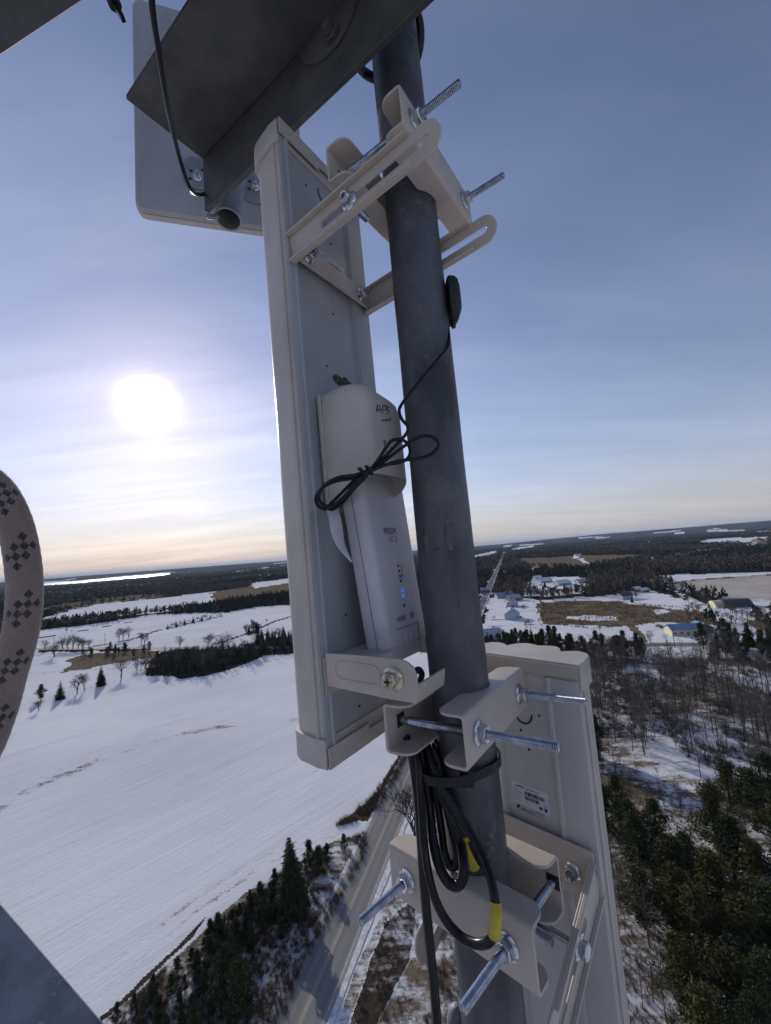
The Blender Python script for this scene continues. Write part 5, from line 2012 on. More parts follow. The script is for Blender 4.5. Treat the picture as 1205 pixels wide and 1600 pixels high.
def arm(parent, o, X, Y, Z, Lg, Hh, slot, lipdir, mat=M_BRACKET, round_end=True, taper=0.0, hb=None):
    """flat slotted arm: starts at o, runs along X, height Hh along Y (centred), thickness along Z, lips turned to lipdir*Z"""
    h = Hh / 2
    hb = hb or h
    pts = [o - Y * h, o + X * (Lg - 0.016) - Y * hb]
    if round_end:
        for k in range(1, 12):
            a = -math.pi / 2 + math.pi * k / 12
            pts.append(o + X * (Lg - 0.016 + 0.016 * math.cos(a)) + Y * (hb * math.sin(a)))
    pts += [o + X * (Lg - 0.016) + Y * hb, o + Y * h]
    bm = BM()
    holes = [slot_loop(o, X, Y, slot[0], slot[1], slot[2])] if slot else []
    add_poly(bm, pts, Z, 0.0022, holes)
    for s in (1, -1):
        w = 0.0065
        z0, z1 = (-w, -0.00005) if lipdir < 0 else (0.00225, w)
        add_box(bm, o + Y * (s * h), X, Y * s, Z, 0.0, Lg - 0.030, -0.0024, 0.0, z0, z1)
    return obj('arm', bm, mat, parent, bevel=0.0006)


def tilt_bracket(q, AX, EE, NN, z, tiltdeg, Lg, Hh, label, lip, slotx, name='tilt_bracket', boltu=(0.03, 0.115), cross_h=0.020):
    base = q(W_S / 2, 0, z)
    t = thing(name, base, label, 'bracket', 'slotted brackets holding the sector antennas')
    # cross plate lying on the back
    bm = BM()
    add_box(bm, q(0, 0, z), EE, NN, AX, 0.003, W_S - 0.003, 0.0085, 0.0110, -cross_h, cross_h)
    add_box(bm, q(0, 0, z), EE, NN, AX, 0.030, W_S - 0.030, 0.0038, 0.0084, -cross_h * 0.6, cross_h * 0.6)
    obj('cross_plate', bm, M_BRACKET, t, bevel=0.0006)
    ca, sa = math.cos(math.radians(tiltdeg)), math.sin(math.radians(tiltdeg))
    X = NN * ca + AX * sa
    Y = AX * ca - NN * sa
    for s in (0, 1):
        u = 0.0035 if s == 0 else W_S - 0.0035 - 0.0022
        o = q(u, 0.0045, z)
        arm(t, o, X, Y, EE, Lg, Hh, slotx, lip)
    for u in boltu:
        flange_nut(t, q(u, 0.0112, z - 0.001), NN, r=0.0062, off=0.3)
        bm = BM()
        threaded(bm, q(u, 0.0112, z - 0.001), NN, 0.008, 0.015, 0.0031)
        obj('threaded_rod', bm, M_ROD, t, smooth=70)
    return t, X, Y


zt = uvz_A(463, 395, 0.005)[1]
brT, XT, YT = tilt_bracket(qA, axA, EA, NA, zt, 3.6, 0.190, 0.035, 'cream tilt bracket with two long slotted arms reaching past the mast at the top', -1, (0.050, 0.174, 0.0044),
                           boltu=(0.022, 0.118), cross_h=0.0125)
# pivot bolt through the near arm and the top clamp
o = hit(546, 315, qA(0.0035, 0, zt), EA)
flange_nut(brT, o - EA * 0.0002, -EA, r=0.0068, head=True, off=0.2, name='pivot_bolt')
bm = BM()
threaded(bm, o, EA, 0.002, 0.030, 0.0035)
obj('threaded_rod', bm, M_ROD, brT, smooth=70)

zb = uvz_B(938, 1372, 0.005)[1]
brB, XB, YB = tilt_bracket(qB, Vector((0, 0, 1)), EB, NB, zb, -27.0, 0.150, 0.042,
                           'cream tilt bracket with slotted arms under the lowest pole clamp, on the scalloped antenna', 1, (0.045, 0.132, 0.0050),
                           boltu=(0.120, 0.03), cross_h=0.026)
o = hit(904, 1480, qB(W_S - 0.0035, 0, zb), EB)
flange_nut(brB, o + EB * 0.0002, EB, r=0.0072, off=0.2, name='pivot_bolt')
bm = BM()
threaded(bm, o, -EB, 0.002, 0.040, 0.0035)
obj('threaded_rod', bm, M_ROD, brB, smooth=70)
# second bolt seen through the gap behind the clamp
for (px, py, d, dr) in ((846, 1462, 0.43, -EB),):
    c = P(px, py, d)
    bm = BM()
    threaded(bm, c, dr, -0.012, 0.006, 0.0048)
    obj('threaded_rod', bm, M_ROD, brB, smooth=70)

# ------------------------------------------------------------------ lower bracket of sector A (short pressed arms)
zl = uvz_A(508, 1058, 0.005)[1]
lb = thing('pivot_bracket', qA(W_S / 2, 0, zl), 'short cream pivot bracket with a pressed oval and a brassy cross-head bolt below the radio', 'bracket',
           'slotted brackets holding the sector antennas')
bm = BM()
add_box(bm, qA(0, 0, zl), EA, NA, axA, 0.002, W_S - 0.004, 0.0037, 0.0061, -0.018, 0.018)
add_box(bm, qA(0, 0, zl), EA, NA, axA, 0.0045, W_S - 0.004, 0.00615, 0.055, 0.0158, 0.018)
obj('cross_plate', bm, M_BRACKET, lb, bevel=0.0006)
for s in (0, 1):
    u = -0.0008 if s == 0 else W_S - 0.004
    pl = qA(u, 0, zl)
    if s == 0:
        px = [(508, 1021), (560, 1024), (622, 1030), (634, 1034), (645, 1043), (650, 1056), (652, 1075), (650, 1101), (640, 1098), (600, 1091), (560, 1082), (512, 1072)]
        pts = [hit(a, b, pl, EA) for a, b in px]
        npts = pts
    else:
        pts = [p + EA * (W_S - 0.0035) for p in npts]
    bm = BM()
    add_poly(bm, pts, EA, 0.0024)
    if s == 0:
        # pressed oval rib
        c0, c1 = hit(534, 1047, pl, EA), hit(583, 1055, pl, EA)
        X = (c1 - c0)
        Lr = X.length
        X.normalize()
        Y = EA.cross(X)
        loop = slot_loop(c0, X, Y, 0, Lr, 0.0085, 10)
        add_tube(bm, [p - EA * 0.0001 for p in loop], 0.0009, 8, closed=True)
    obj('arm', bm, M_BRACKET, lb, bevel=0.0006)
o = hit(615, 1061, qA(-0.0008, 0, zl), EA)
flange_nut(lb, o - EA * 0.0002, -EA, r=0.0079, mat=M_YZINC, head=True, off=0.1, name='pivot_bolt')
# return web closing the bracket beyond the bolt
e0 = hit(650, 1101, qA(-0.0008, 0, zl), EA)
bm = BM()
wtop = hit(652, 1072, qA(-0.0008, 0, zl), EA)
hgt = (wtop - e0).length
Yw = (wtop - e0).normalized()
Nw = EA.cross(Yw).normalized()
add_box(bm, e0, EA, Yw, Nw, 0.0026, 0.052, 0.0, hgt, -0.0024, 0.0)
Nin = Nw if Nw.dot(NA) < 0 else -Nw
add_box(bm, e0, EA, Yw, Nin, 0.0026, 0.052, 0.0, 0.0024, 0.0026, 0.014)
obj('return_flange', bm, M_BRACKET, lb, bevel=0.0006)

# ================================================================== RADIO
# protective cover on A's back
cov_top, cov_bot = 0.0, 0.0
uC0, zC0 = uvz_A(497, 614, 0.005)
uC1, zC1 = uvz_A(507, 800, 0.005)


def rrect(u0, u1, w0, w1, r, n=5, back_sq=True):
    """rounded rectangle in (u, w); the w0 side (against the antenna) stays square"""
    pts = [(u0, w0)]
    for k in range(n + 1):
        a = math.pi - math.pi / 2 * k / n
        pts.append((u0 + r + r * math.cos(a), w1 - r + r * math.sin(a)))
    for k in range(n + 1):
        a = math.pi / 2 - math.pi / 2 * k / n
        pts.append((u1 - r + r * math.cos(a), w1 - r + r * math.sin(a)))
    pts.append((u1, w0))
    return pts


uL = 0.026
cover = thing('radio_cover', qA(0.065, 0.005, zC1), 'white moulded cover with marker writing AP3 over the top of the radio, beside the mast', 'cover')
bm = BM()
zt_ = uvz_A(567, 609, 0.067)[1]
zbk = uvz_A(495, 615, 0.006)[1]
zfb = uvz_A(600, 741, 0.066)[1]           # lower front edge
zbb = uvz_A(505, 800, 0.006)[1]
uR = uL + 0.083
# sections along height; front leans a little and rounds over at the top
secs = []
wN = 0.066
ztop = zbk
for i, (f, shr) in enumerate(((0.0, 0.0), (0.3, 0.0), (0.8, 0.0), (0.93, 0.003), (0.98, 0.008), (1.0, 0.016))):
    sec = []
    for (u, w) in rrect(uL + shr * 0.35, uR - shr * 0.5, 0.0048, wN - shr * 0.9, 0.017):
        k = (w - 0.0048) / (wN - 0.0048)
        zb_ = zbb + (zfb - zbb) * (k ** 1.6)
        zt2 = ztop + 0.002 * math.sin(math.pi * min(1, k * 0.9)) - 0.001 * k
        # the crown slopes down towards the far side
        zt2 -= 0.012 * max(0.0, (u - uL - 0.03) / 0.053) ** 1.5
        sec.append(qA(u, w, zb_ + (zt2 - zb_) * f))
    secs.append(sec)
rings = [[bm.verts.new(p) for p in s_] for s_ in secs]
for A_, B_ in zip(rings[:-1], rings[1:]):
    for k in range(len(A_)):
        bm.faces.new((A_[k], A_[(k + 1) % len(A_)], B_[(k + 1) % len(A_)], B_[k]))
bm.faces.new(rings[-1])
bmesh.ops.recalc_face_normals(bm, faces=bm.faces[:])
sh_ = obj('shell', bm, M_RADOME, cover, smooth=50)
md = sh_.modifiers.new('wall', 'SOLIDIFY')
md.thickness = 0.0018
md.offset = -1
# back rim of the cover
bm = BM()
add_box(bm, qA(0, 0, 0), EA, NA, axA, uL - 0.0022, uL - 0.0001, 0.0045, 0.0095, zbb + 0.004, ztop - 0.002)
obj('rim', bm, M_RADOME, cover, bevel=0.0008)

# marker writing: thin strokes following the front face


def stroke(parent, pxs, w, r=0.0005, mat=M_PENCIL, name='marker_writing', q0=None, nn=None):
    pts = [hit(a, b, q0 if q0 is not None else qA(0, w, 0), nn if nn is not None else NA) for a, b in pxs]
    bm = BM()
    add_tube(bm, spline(pts, 4), r, 6)
    return obj(name, bm, mat, parent, smooth=60)


WF = wN + 0.0002
for st in ([(588, 644), (590, 632), (591, 644)], [(588, 640), (598, 640)], [(595, 645), (593, 632)], [(598, 646), (598, 634), (604, 635), (603, 640), (598, 640)],
           [(600, 634), (608, 636), (604, 640), (608, 643), (604, 647)],
           [(597, 655), (599, 658), (601, 655), (603, 658), (604, 653)], [(604, 655), (606, 658), (608, 655), (610, 657), (610, 652)],
           [(600, 687), (601, 698)], [(600, 688), (604, 690), (601, 693), (605, 697)], [(601, 700), (604, 705), (609, 704), (611, 698)], [(608, 688), (611, 690)]):
    stroke(cover, st, WF)

# the radio itself: slim housing leaning out of the cover
radio = thing('radio_unit', qA(0.08, 0.03, uvz_A(620, 1030, 0.05)[1]), 'slim white radio unit marked PRISM with blue indicator lights, hanging from its cover', 'radio')
zr1 = uvz_A(590, 712, 0.036)[1]
zr0 = uvz_A(630, 1034, 0.058)[1]
bm = BM()
secs = []
NS = 12
uA_, uB_ = 0.033, 0.128
RW0, RW1 = 0.0565, 0.036


def radio_w(f):          # front surface, f=0 bottom, 1 top
    return RW0 + (RW1 - RW0) * f


def radio_u(f):
    return (0.045 + (0.041 - 0.045) * f, 0.130 + (0.137 - 0.130) * f)


for i in range(NS + 1):
    f = i / NS
    e = 0.0
    if f < 0.04:
        e = 0.004 * (1 - f / 0.04)
    w1 = radio_w(f) - e
    w0 = radio_w(f) - 0.030
    ua, ub = radio_u(f)
    zz = zr0 + (zr1 - zr0) * f
    n = 5
    r = 0.012
    pts = []
    for (cu_, cw_, a0) in ((ua + e, w0, 180), (ua + e, w1, 90), (ub - e, w1, 0), (ub - e, w0, -90)):
        sx_ = 1 if a0 in (180, 90) else -1
        sw_ = 1 if a0 in (180, -90) else -1
        rr_ = r if cw_ == w1 else 0.005
        if a0 == 180:
            seq = [(270 - k * 90 / n) for k in range(n + 1)]
        elif a0 == 90:
            seq = [(180 - k * 90 / n) for k in range(n + 1)]
        elif a0 == 0:
            seq = [(90 - k * 90 / n) for k in range(n + 1)]
        else:
            seq = [(0 - k * 90 / n) for k in range(n + 1)]
        for ang in seq:
            a = math.radians(ang)
            pts.append(qA(cu_ + sx_ * rr_ + rr_ * math.cos(a), cw_ + sw_ * rr_ + rr_ * math.sin(a), zz))
    secs.append(pts)
loft(bm, secs)
obj('housing', bm, M_RADIO, radio, smooth=50)
# parting line down the side and the port door outline on the front
Pf0, Pf1 = qA(0.08, radio_w(0), zr0), qA(0.08, radio_w(1), zr1)
YR = (Pf1 - Pf0).normalized()
NR = EA.cross(YR).normalized()
if NR.dot(NA) < 0:
    NR = -NR
FRN = Pf0 + NR * 0.0002


def fr(px, py):
    return hit(px, py, FRN, NR)


bm = BM()
pts = []
for i in range(13):
    f = 0.02 + 0.9 * i / 12
    ua, ub = radio_u(f)
    pts.append(qA(ua - 0.0000, radio_w(f) - 0.0135, zr0 + (zr1 - zr0) * f))
add_tube(bm, pts, 0.0005, 6)
obj('seam_line', bm, M_INKG, radio, smooth=60)
for name_, pp, r in (('port_door', [(620, 984), (653, 972), (659, 1022)], 0.0004),):
    bm = BM()
    for a, b in zip(pp[:-1], pp[1:]):
        add_tube(bm, [fr(*a), fr(*b)], r, 6)
    obj(name_, bm, M_INKG, radio, smooth=60)
bm = BM()
c = fr(638.5, 994.5)
add_tube(bm, [c + EA * (0.0055 * math.cos(a)) + YR * (0.010 * math.sin(a)) for a in [2 * math.pi * k / 28 for k in range(28)]], 0.0006, 6, closed=True)
obj('thumb_recess', bm, M_RADIO, radio, smooth=60)
# LED squares
XR = EA
for (px, py, m) in ((622.5, 884, 0), (624, 892, 0), (625.5, 900, 0), (626.5, 907.5, 0), (632, 946, 0)):
    bm = BM()
    add_box(bm, fr(px, py), XR, YR, NR, -0.0016, 0.0016, -0.0015, 0.0015, 0, 0.0002)
    obj('indicator_window', bm, M_INK, radio)
for (px, py) in ((629, 923), (630.5, 931)):
    c = fr(px, py)
    bm = BM()
    add_box(bm, c, XR, YR, NR, -0.0018, 0.0018, 0.0006, 0.0018, 0, 0.0003)
    add_box(bm, c, XR, YR, NR, -0.0018, -0.0002, -0.0018, 0.0004, 0, 0.0003)
    add_box(bm, c, XR, YR, NR, 0.0006, 0.0018, -0.0010, 0.0002, 0, 0.0003)
    obj('blue_indicator', bm, M_LED, radio)
bm = BM()
add_tube(bm, [fr(627.5, 881), fr(630, 905)], 0.00035, 6)
obj('signal_scale', bm, M_INKG, radio)
for s, px, py, w, h in (('PRISM', 601, 835.5, 0.0235, 0.0115), ('AC', 610, 844.5, 0.0065, 0.0050)):
    text_obj('lettering', s, fr(px, py), XR, YR, h, M_INK if s == 'PRISM' else M_INKG, radio, width=w)
bm = BM()
cs = [fr(608, 837.5), fr(619.5, 838), fr(620.5, 846.5), fr(608.8, 846.5)]
for a, b in zip(cs, cs[1:] + cs[:1]):
    add_tube(bm, [a, b], 0.00025, 5)
obj('badge_frame', bm, M_INKG, radio)
text_obj('lettering', 'rocket', fr(621, 972), XR, YR, 0.0095, M_INK, radio, width=0.0175, shear=0.3)
bm = BM()
cs = [fr(642, 957), fr(646.5, 956.5), fr(646.5, 964.5), fr(642.5, 964.5)]
for a, b in zip(cs, cs[1:] + cs[:1]):
    add_tube(bm, [a, b], 0.0005, 5)
add_tube(bm, [fr(643, 961), fr(646.5, 960.5)], 0.0005, 5)
obj('square_logo', bm, M_INKG, radio)
# latch tongue curling out below the cover
lt = []
for (a, b, d_) in ((519, 795, 0.423), (524, 812, 0.417), (527, 832, 0.414), (532, 850, 0.411), (540, 864, 0.408), (550, 878, 0.407)):
    lt.append(P(a, b, d_))
bm = BM()
add_tube(bm, spline(lt, 6), [0.0085] * 12 + [0.0085 - 0.0004 * k for k in range(19)], 14, sx=1.0, sy=0.35, xref=EA)
obj('latch_tongue', bm, M_RADIO, radio, smooth=50)

# ================================================================== GPS PUCK + COIL
cm = mast_at(478)
side = (RT - MAX_ * RT.dot(MAX_)).normalized()
puckc = cm + side * (MR + 0.0005) - (FW - MAX_ * FW.dot(MAX_)).normalized() * 0.004
puck = thing('gps_puck', puckc, 'small black magnetic GPS puck stuck to the right side of the mast', 'GPS antenna')
fwd = side.cross(MAX_)
bm = BM()
secs = []
for (t_, k) in ((0.0, 0.94), (0.002, 1.0), (0.008, 0.97), (0.0115, 0.86), (0.0135, 0.66), (0.0142, 0.4)):
    loop = []
    for i in range(24):
        a = 2 * math.pi * i / 24
        ca, sa = math.cos(a), math.sin(a)
        x = math.copysign(abs(ca) ** 0.45, ca) * 0.0185 * k
        y = math.copysign(abs(sa) ** 0.45, sa) * 0.0255 * (k if t_ < 0.01 else k * 1.0)
        loop.append(puckc + side * t_ + fwd * x + MAX_ * (y))
    secs.append(loop)
loft(bm, secs)
obj('body', bm, M_BLACKM, puck, smooth=35)
bm = BM()
c = puckc - MAX_ * 0.027 + side * 0.004
add_lathe(bm, c, -MAX_, [(-0.004, 0.0034), (0.003, 0.0030), (0.006, 0.0024)], 12)
obj('strain_relief', bm, M_BLACK, puck, smooth=40)


def cable(name, pts, r, label, cat='cable', mat=None, group=None, n=10, seg=12, closed=False):
    w = [P(*p) for p in pts]
    bm = BM()
    add_tube(bm, spline(w, n, closed), r, seg, closed=closed)
    o = obj(name, bm, mat or M_BLACK, None, base=w[0], smooth=60)
    tag(o, label, cat, group)
    return o


s_w = thing('gps_lead', P(701, 515, 0.462), 'thin black lead from the GPS puck tied in a bow-shaped coil over the radio', 'cable')


def wire(pts, r=0.00165, closed=False, name='lead_loop'):
    w = [P(*p) for p in pts]
    bm = BM()
    add_tube(bm, spline(w, 10, closed), r, 10, closed=closed)
    return obj(name, bm, M_BLACK, s_w, smooth=60)


wire([(700, 512, .468), (702, 528, .460), (699, 545, .447), (684, 562, .432), (662, 588, .424), (640, 615, .416), (627, 633, .410), (624, 643, .406), (628, 655, .404),
      (637, 666, .402), (636, 676, .400), (624, 690, .396), (605, 710, .390), (582, 733, .384), (572, 742, .380)], name='lead')
wire([(572, 742, .380), (590, 720, .384), (603, 700, .388), (612, 689, .392), (624, 686, .395), (636, 692, .396), (641, 704, .394), (638, 715, .391), (626, 722, .387), (600, 727, .382), (578, 737, .379)])
wire([(576, 740, .381), (600, 721, .386), (625, 702, .390), (650, 685, .393), (668, 681, .394), (682, 687, .394), (685, 698, .392), (672, 711, .389), (650, 717, .386), (620, 721, .383), (588, 732, .379)])
wire([(572, 740, .380), (552, 747, .378), (524, 752, .377), (504, 762, .377), (494, 776, .378), (496, 789, .379), (508, 795, .379), (524, 788, .378), (545, 768, .377), (566, 747, .377)])
wire([(575, 735, .377), (556, 742, .375), (530, 746, .375), (510, 756, .375), (500, 768, .376), (499, 782, .377), (508, 790, .377), (520, 790, .377), (538, 776, .376), (555, 755, .375), (580, 732, .376)])
wire([(575, 742, .382), (553, 764, .381), (536, 785, .381), (520, 796, .382), (512, 793, .382), (516, 788, .383), (534, 770, .383), (556, 748, .383)])
for (a, b) in ((566, 738), (577, 735)):
    c = P(a, b, 0.379)
    dd = (P(600, 715, .382) - P(550, 755, .378)).normalized()
    bm = BM()
    x, y = frame_of(dd)
    add_tube(bm, [c + x * math.cos(t_) * 0.0062 + y * math.sin(t_) * 0.0050 + dd * (0.0006 * math.sin(3 * t_)) for t_ in [2 * math.pi * k / 20 for k in range(20)]], 0.0011, 8, closed=True)
    obj('twist_tie', bm, M_BLACK, s_w, smooth=60)

# ================================================================== DATA CABLES
gC = 'black data cables strapped to the mast'
cable('data_cable', [(641, 1062, .405), (648, 1050, .40), (655, 1047, .40), (659, 1056, .41), (652, 1075, .43)], 0.0032, 'short black cable loop showing over the pivot bracket', group=gC)
cab = [
    ([(634, 1150, .405), (645, 1190, .400), (652, 1240, .390), (657, 1300, .380), (661, 1360, .374), (666, 1420, .370), (672, 1480, .366), (678, 1540, .362), (684, 1620, .358), (700, 1900, .35)], 0.0043,
     'straight black cable hanging lowest past the whole coil at left of the mast'),
    ([(646, 1155, .408), (655, 1200, .392), (659, 1260, .380), (663, 1320, .370), (674, 1385, .357), (692, 1430, .349), (718, 1462, .340), (745, 1475, .330), (766, 1470, .323), (775, 1450, .321),
      (774, 1410, .324), (766, 1370, .335), (750, 1330, .352), (728, 1290, .366), (702, 1250, .376), (680, 1205, .388), (668, 1165, .405)], 0.0038,
     'black cable in the widest loop, marked with yellow tape, in front of the lowest clamp'),
    ([(655, 1150, .412), (663, 1205, .402), (671, 1260, .394), (677, 1315, .378), (686, 1352, .366), (700, 1378, .358), (714, 1384, .355), (723, 1374, .355), (725, 1350, .360),
      (718, 1310, .378), (705, 1265, .384), (690, 1220, .396), (676, 1170, .408)], 0.0044, 'black cable in the middle loop left of the yellow tape'),
    ([(662, 1150, .418), (672, 1205, .408), (684, 1260, .400), (690, 1300, .395), (694, 1330, .391), (702, 1352, .388), (712, 1350, .386), (712, 1322, .388), (700, 1270, .394), (688, 1215, .404), (680, 1160, .415)], 0.0040,
     'black cable in the smallest innermost loop against the mast'),
    ([(640, 1150, .412), (652, 1200, .405), (668, 1250, .398), (676, 1300, .390), (684, 1340, .384)], 0.0036, 'thin black cable tucked behind the loops'),
    ([(684, 1150, .424), (680, 1200, .398), (688, 1240, .388), (705, 1275, .382), (725, 1305, .378), (741, 1330, .376), (747, 1352, .380)], 0.0036, 'black cable crossing the front of the mast to the yellow tape'),
]
for pts, r, lab in cab:
    cable('data_cable', pts, r, lab, group=gC)
for (pts, r, lab) in (([(727, 1303, .3795), (733, 1325, .3785), (741, 1354, .379)], 0.0056, 'yellow tape band half hidden behind the wide cable loop'),
                      ([(774.2, 1408, .3245), (775.2, 1432, .3212), (772.5, 1462, .3215)], 0.0049, 'yellow tape band round the bottom of the wide cable loop')):
    cable('tape_band', pts, r, lab, 'tape', M_YTAPE)


def strap(name, py, rx, label, tiltz=0.0, extra=None, th=0.0044):
    c = mast_at(py)
    toc = (C0 - c)
    toc = (toc - MAX_ * toc.dot(MAX_)).normalized()
    sd_ = MAX_.cross(toc).normalized()
    if sd_.dot(RT) < 0:
        sd_ = -sd_
    t = thing(name, c, label, 'cable tie')
    bm = BM()
    path = []
    for k in range(48):
        a = 2 * math.pi * k / 48
        x, y = math.cos(a), math.sin(a)
        r = MR + 0.0022
        # bulges out to the left and forwards round the cable bundle
        bul = max(0.0, -x * 0.75 + y * 0.55) ** 2
        rr_ = r + rx * bul
        path.append(c + sd_ * x * rr_ + toc * y * rr_ + MAX_ * tiltz * x)
    secs = []
    for p in path:
        o_ = (p - c)
        o_ = (o_ - MAX_ * o_.dot(MAX_)).normalized()
        secs.append([p + MAX_ * th, p + MAX_ * th + o_ * 0.0016, p - MAX_ * th + o_ * 0.0016, p - MAX_ * th])
    rings = [[bm.verts.new(q_) for q_ in s_] for s_ in secs]
    for i in range(48):
        A_, B_ = rings[i], rings[(i + 1) % 48]
        for k in range(4):
            bm.faces.new((A_[k], A_[(k + 1) % 4], B_[(k + 1) % 4], B_[k]))
    bmesh.ops.recalc_face_normals(bm, faces=bm.faces[:])
    obj('band', bm, M_BLACK, t, smooth=50, bevel=0.0004)
    bm = BM()
    hc = c + toc * (MR + 0.006) - sd_ * 0.002
    add_box(bm, hc, sd_, MAX_, toc, -0.006, 0.006, -0.008, 0.008, 0.0, 0.006)
    obj('lock_head', bm, M_BLACK, t, bevel=0.001)
    return t


strap('cable_tie', 1183, 0.030, 'wide black cable tie strapping the cables to the mast below the middle clamp')
# ================================================================== BEAM, FAR PANEL ANTENNA
dE = 0.655                                    # distance of the beam's outer end
bend = P(316.5, 249, dE)                      # lower inner corner of the angle's crease
XB_ = N_A.copy()                              # along the beam, towards the mast
ENDL = (P(210, 150, 0.565) - bend)
Wl = 0.112
beam = thing('angle_beam', bend, 'big dark galvanized angle iron crossing the top of the picture above the antennas', 'beam')
Z1 = Vector((0, 0, 1))
bm = BM()
LB = 0.95
th_ = 0.0075
# horizontal leg (underside seen) and hanging leg
add_box(bm, bend, XB_, -E_A, Z1, 0.0, LB, 0.0, Wl, 0.0, th_)
o_leg = obj('horizontal_leg', bm, M_BEAM, beam, bevel=0.0015)
bm = BM()
add_box(bm, bend, XB_, -E_A, Z1, 0.0, LB, -th_, -0.00005, -0.090, th_)
obj('hanging_leg', bm, M_BEAM, beam, bevel=0.0015)
# U-bolt tying the beam to the mast: curved bolt with two nuts
for (px, py) in ((525, 60), (497, -22)):
    c = hit(px, py, bend, E_A)
    flange_nut(beam, c - E_A * 0.002, -E_A, r=0.0105, mat=M_BEAM, name='bolt_nut')
    bm = BM()
    threaded(bm, c, -E_A, 0.0, 0.020, 0.006, pitch=0.00175)
    obj('bolt_end', bm, M_BEAM, beam, smooth=60)
c = hit(512, 30, bend, E_A)
bm = BM()
add_lathe(bm, c - E_A * 0.0003, -E_A, [(0, 0.050), (0.003, 0.050), (0.004, 0.048)], 48)
obj('backing_plate', bm, M_BEAM, beam, smooth=35)
# coaxial loop behind the mast top
cable('coax_cable', [(566, 40, .60), (553, 78, .59), (562, 104, .585), (580, 120, .58), (612, 126, .59), (640, 112, .585), (654, 80, .575), (656, 40, .57), (645, 5, .565), (630, -40, .56)], 0.0062,
      'dark cable looped round behind the top of the mast')
cable('coax_cable', [(236, -60, .36), (238, 10, .38), (248, 80, .41), (259, 150, .45), (269, 200, .49), (280, 245, .53), (291, 280, .56), (300, 298, .58), (310, 304, .61), (322, 302, .67)], 0.0028,
      'black cable hanging in front of the beam down to the far panel antenna')

# far panel antenna
az_c = 73.0
E_C = az(az_c)
N_C = az(az_c + 90)
dC = 0.80
CBL = P(211, 325, dC)                          # lower left corner of the back tray
Wc, Hc = 0.330, 0.478
tilt = Vector((0, 0, 1))
pa = thing('panel_antenna', CBL, 'square grey panel antenna behind the angle beam at top left', 'antenna')


def qC(x, y, z):
    return CBL + E_C * x + N_C * y + tilt * z


def rr_loop(w, h, r, y, x0=0.0, z0=0.0, n=6):
    pts = []
    for (cx_, cz_, a0) in ((r, r, 180), (w - r, r, 270), (w - r, h - r, 0), (r, h - r, 90)):
        for k in range(n + 1):
            a = math.radians(a0 + 90 * k / n)
            pts.append(qC(x0 + cx_ + r * math.cos(a), y, z0 + cz_ + r * math.sin(a)))
    return pts


bm = BM()
loft(bm, [rr_loop(Wc - 0.006, Hc - 0.006, 0.017, 0.0, 0.003, 0.003), rr_loop(Wc, Hc, 0.02, -0.004), rr_loop(Wc, Hc, 0.02, -0.010)])
obj('back_tray', bm, M_PANEL, pa, smooth=30)
bm = BM()
ins = [(0.0005, -0.0105), (-0.0012, -0.0125), (-0.0012, -0.024), (0.004, -0.030), (0.02, -0.036), (0.05, -0.042), (0.09, -0.046)]
loft(bm, [rr_loop(Wc - 2 * a, Hc - 2 * a, max(0.004, 0.02 + (0.03 if a > 0.01 else 0)), y, a, a) for a, y in ins])
obj('radome', bm, M_RADOME, pa, smooth=40)
bm = BM()
add_tube(bm, rr_loop(Wc - 0.002, Hc - 0.002, 0.0195, -0.0102, 0.001, 0.001), 0.0012, 6, closed=True)
obj('gasket', bm, M_DARK, pa, smooth=50)
# mounting plates with bolts on the back


def plate_c(px, py, w, h, name='mount_plate'):
    c = hit(px, py, qC(0, 0.0005, 0), N_C)
    x0 = (c - CBL).dot(E_C)
    z0 = (c - CBL).z
    bm = BM()
    pts = []
    for k in range(28):
        a = 2 * math.pi * k / 28
        ca, sa = math.cos(a), math.sin(a)
        pts.append(qC(x0 + math.copysign(abs(ca) ** 0.7, ca) * w, 0.0006, z0 + math.copysign(abs(sa) ** 0.7, sa) * h))
    add_poly(bm, pts, N_C, 0.003)
    pl_ = obj(name, bm, M_GALV, pa, bevel=0.0005)
    return x0, z0, pl_


x0, z0, pl1 = plate_c(309, 272, 0.028, 0.036)
x1, z1, pl2 = plate_c(398, 292, 0.030, 0.040)
for (xx, zz, dx, dz, par) in ((x0, z0, 0.0, -0.010, pl1), (x1, z1, 0.002, -0.004, pl2)):
    c = qC(xx + dx, 0.0038, zz + dz)
    bm = BM()
    add_lathe(bm, c, N_C, [(0, 0.009), (0.0012, 0.009), (0.002, 0.007)], 20)
    add_hex(bm, c, N_C, 0.002, 0.008, 0.0062)
    add_lathe(bm, c, N_C, [(0.008, 0.0032), (0.014, 0.003)], 12)
    obj('bolt', bm, M_ZINC, par, smooth=30)
    for (a, b) in ((-0.014, -0.006), (-0.012, 0.012), (0.010, 0.018)):
        bm = BM()
        add_lathe(bm, c + E_C * a + Vector((0, 0, b)), N_C, [(-0.0004, 0.0032), (0.0003, 0.0032)], 14)
        obj('hole', bm, M_DARK, par)

